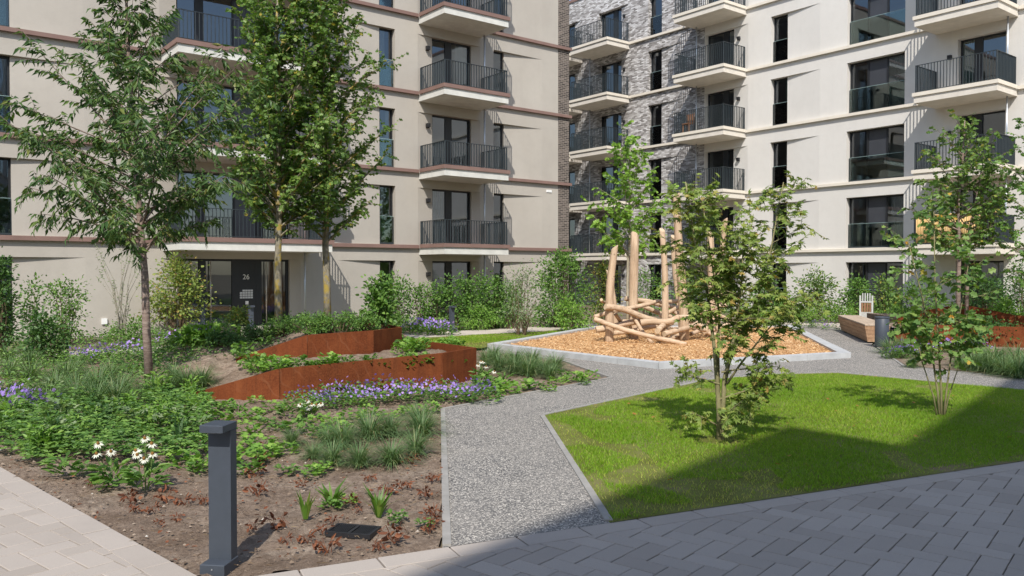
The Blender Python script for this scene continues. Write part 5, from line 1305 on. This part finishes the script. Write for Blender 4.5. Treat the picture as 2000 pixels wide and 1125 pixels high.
# --- lawn grass
def lawn_blades(name, label, poly, n, seed, hscale=1.0, wscale=1.0):
    rng = np.random.RandomState(seed); X = np.array([p[0] for p in poly]); Y = np.array([p[1] for p in poly]); pts = []
    ph = rng.rand(8, 4)
    def patch(x, y):
        s = 0
        for k in range(8): s = s + np.sin(x * (1 + 3.2 * ph[k, 0]) + ph[k, 1] * 6.28 + 1.5 * np.sin(y * (.8 + 2 * ph[k, 2]))) * np.cos(y * (1 + 3 * ph[k, 2]) + ph[k, 3] * 6.28)
        return s / 8
    m = n * 3; x = X.min() + (X.max() - X.min()) * rng.rand(m); y = Y.min() + (Y.max() - Y.min()) * rng.rand(m) ** 1.25
    keep = np.zeros(m, bool); ins = np.zeros(m, bool); j = len(poly) - 1
    for i in range(len(poly)):
        c = ((Y[i] > y) != (Y[j] > y)) & (x < (X[j] - X[i]) * (y - Y[i]) / (Y[j] - Y[i] + 1e-12) + X[i]); ins ^= c; j = i
    dm = np.full(m, 9.)
    for i in range(len(poly)):
        a = np.array(poly[i]); b_ = np.array(poly[(i + 1) % len(poly)]); d = b_ - a; L2 = d @ d
        t = np.clip(((x - a[0]) * d[0] + (y - a[1]) * d[1]) / L2, 0, 1); dm = np.minimum(dm, np.hypot(x - a[0] - t * d[0], y - a[1] - t * d[1]))
    pt = patch(x * 1.3, y * 1.3); bare = ((pt < .0) & (dm < .8) & (x < 2.4)) | ((pt < -.33) & (dm < 1)) | ((dm < .16) & (pt < .1)) | (np.hypot(x - 2.28, y - 9.0) < .2 + .1 * rng.rand(m))
    pr = np.where(bare, .16, np.clip(.35 + dm * 3, 0, 1)); keep = ins & (rng.rand(m) < pr) & (dm > .03)
    x, y, dm, pt, bare = x[keep][:n], y[keep][:n], dm[keep][:n], pt[keep][:n], bare[keep][:n]; k = len(x)
    a = rng.rand(k) * 6.283; h = (.018 + .026 * rng.rand(k)) * hscale * (.8 + .5 * np.clip(pt + .3, 0, 1)); w = (.0026 + .0025 * rng.rand(k)) * wscale; ln = h * (.25 + .75 * rng.rand(k)); b = rng.rand(k) * 6.283
    V = np.zeros((k, 3, 3)); sx, sy = np.cos(a) * w, np.sin(a) * w
    V[:, 0] = np.stack([x - sx, y - sy, np.full(k, .0)], 1); V[:, 1] = np.stack([x + sx, y + sy, np.full(k, .0)], 1); V[:, 2] = np.stack([x + np.cos(b) * ln, y + np.sin(b) * ln, h], 1)
    v = np.clip(.45 + .5 * patch(x * .7 + 3, y * .7) + .22 * rng.randn(k) + .35 * bare, 0, 1)
    return tag(link(name, raw_mesh(name, V.reshape(-1, 3), np.arange(3 * k), np.arange(k) * 3, LF_LAWN, None, v)), label, 'grass', None, 'stuff')
lawn_blades('grass', 'short bright green grass of the lawn with the maple', LAWN, 210000, 1)
lawn_blades('grass', 'short green grass of the strip left of the playground kerb', LAWN2, 30000, 2, 1.2, 2.2)
# fallen leaves on the lawn, soil crumbs and stones
random.seed(420); lv = LV(T_LOBE)
for k in range(46):
    x, y = U(.8, 8), U(7, 14.5)
    if inside((x, y), LAWN): lv.add((x, y, .05), (U(-1, 1), U(-1, 1), U(-.2, .2)), unit(rvec() * .4 + np.array([0, 0, 1])), .055, .05)
tag(lv.build('fallen_leaves', leaf('fallen_leaf', [(0, (.30, .13, .03)), (.6, (.42, .2, .05)), (1, (.3, .22, .06))], .8)), 'orange fallen leaves strewn over the lawn', 'fallen leaves', None, 'stuff')
random.seed(421); b = MB()
for k in range(16000):
    x, y = U(-6, -.5), U(5, 11.5)
    if not inside((x, y), BEDPOLY): continue
    r = .003 + .016 * R() ** 5; i = len(b.V); z = r * .3 - .01 + hgt(x, y)
    P_ = [np.array([x, y, z]) + r * np.array(v) * U(.6, 1.2) for v in ((1, 0, 0), (0, 1, 0), (-1, 0, 0), (0, -1, 0), (0, 0, .8), (0, 0, -.6))]
    b.V.extend([tuple(p) for p in P_]); vv = R()
    for f in ((0, 1, 4), (1, 2, 4), (2, 3, 4), (3, 0, 4)): b.idx(i, f, 0, vv)
STONE = leaf('stone', [(0, (.10, .07, .048)), (.75, (.23, .17, .122)), (.97, (.32, .25, .19)), (1, (.55, .52, .46))], .9, .0)
tag(b.build('soil_crumbs', STONE, None, False, True), 'small crumbs and stones on the bare soil', 'soil crumbs', None, 'stuff')
random.seed(422); lv = LV(T_LANCE)
for k in range(2200):
    x, y = U(-5, -.5), U(5, 11)
    if inside((x, y), BEDPOLY):
        t = U(0, 6.28); lv.add((x, y, .004), (math.cos(t), math.sin(t), U(-.1, .3)), unit(rvec() * .5 + np.array([0, 0, 1])), U(.02, .07), U(.002, .006))
tag(lv.build('plant_litter', leaf('litter', [(0, (.14, .09, .055)), (.6, (.27, .19, .12)), (1, (.42, .33, .22))], .9, .1)), 'dry straw and twigs littered over the bare soil', 'plant litter', None, 'stuff')
random.seed(423); lv = LV(T_OVATE)
for k in range(420):
    x, y = U(-5, -.5), U(5, 9.5)
    if inside((x, y), BEDPOLY):
        t = U(0, 6.28); lv.add((x, y, .008), (math.cos(t), math.sin(t), U(-.1, .5)), unit(rvec() * .8 + np.array([0, 0, 1])), U(.02, .05), U(.01, .026))
tag(lv.build('dry_leaves', LF_DEAD), 'dry red-brown leaves scattered over the front soil', 'dry leaves', None, 'stuff')
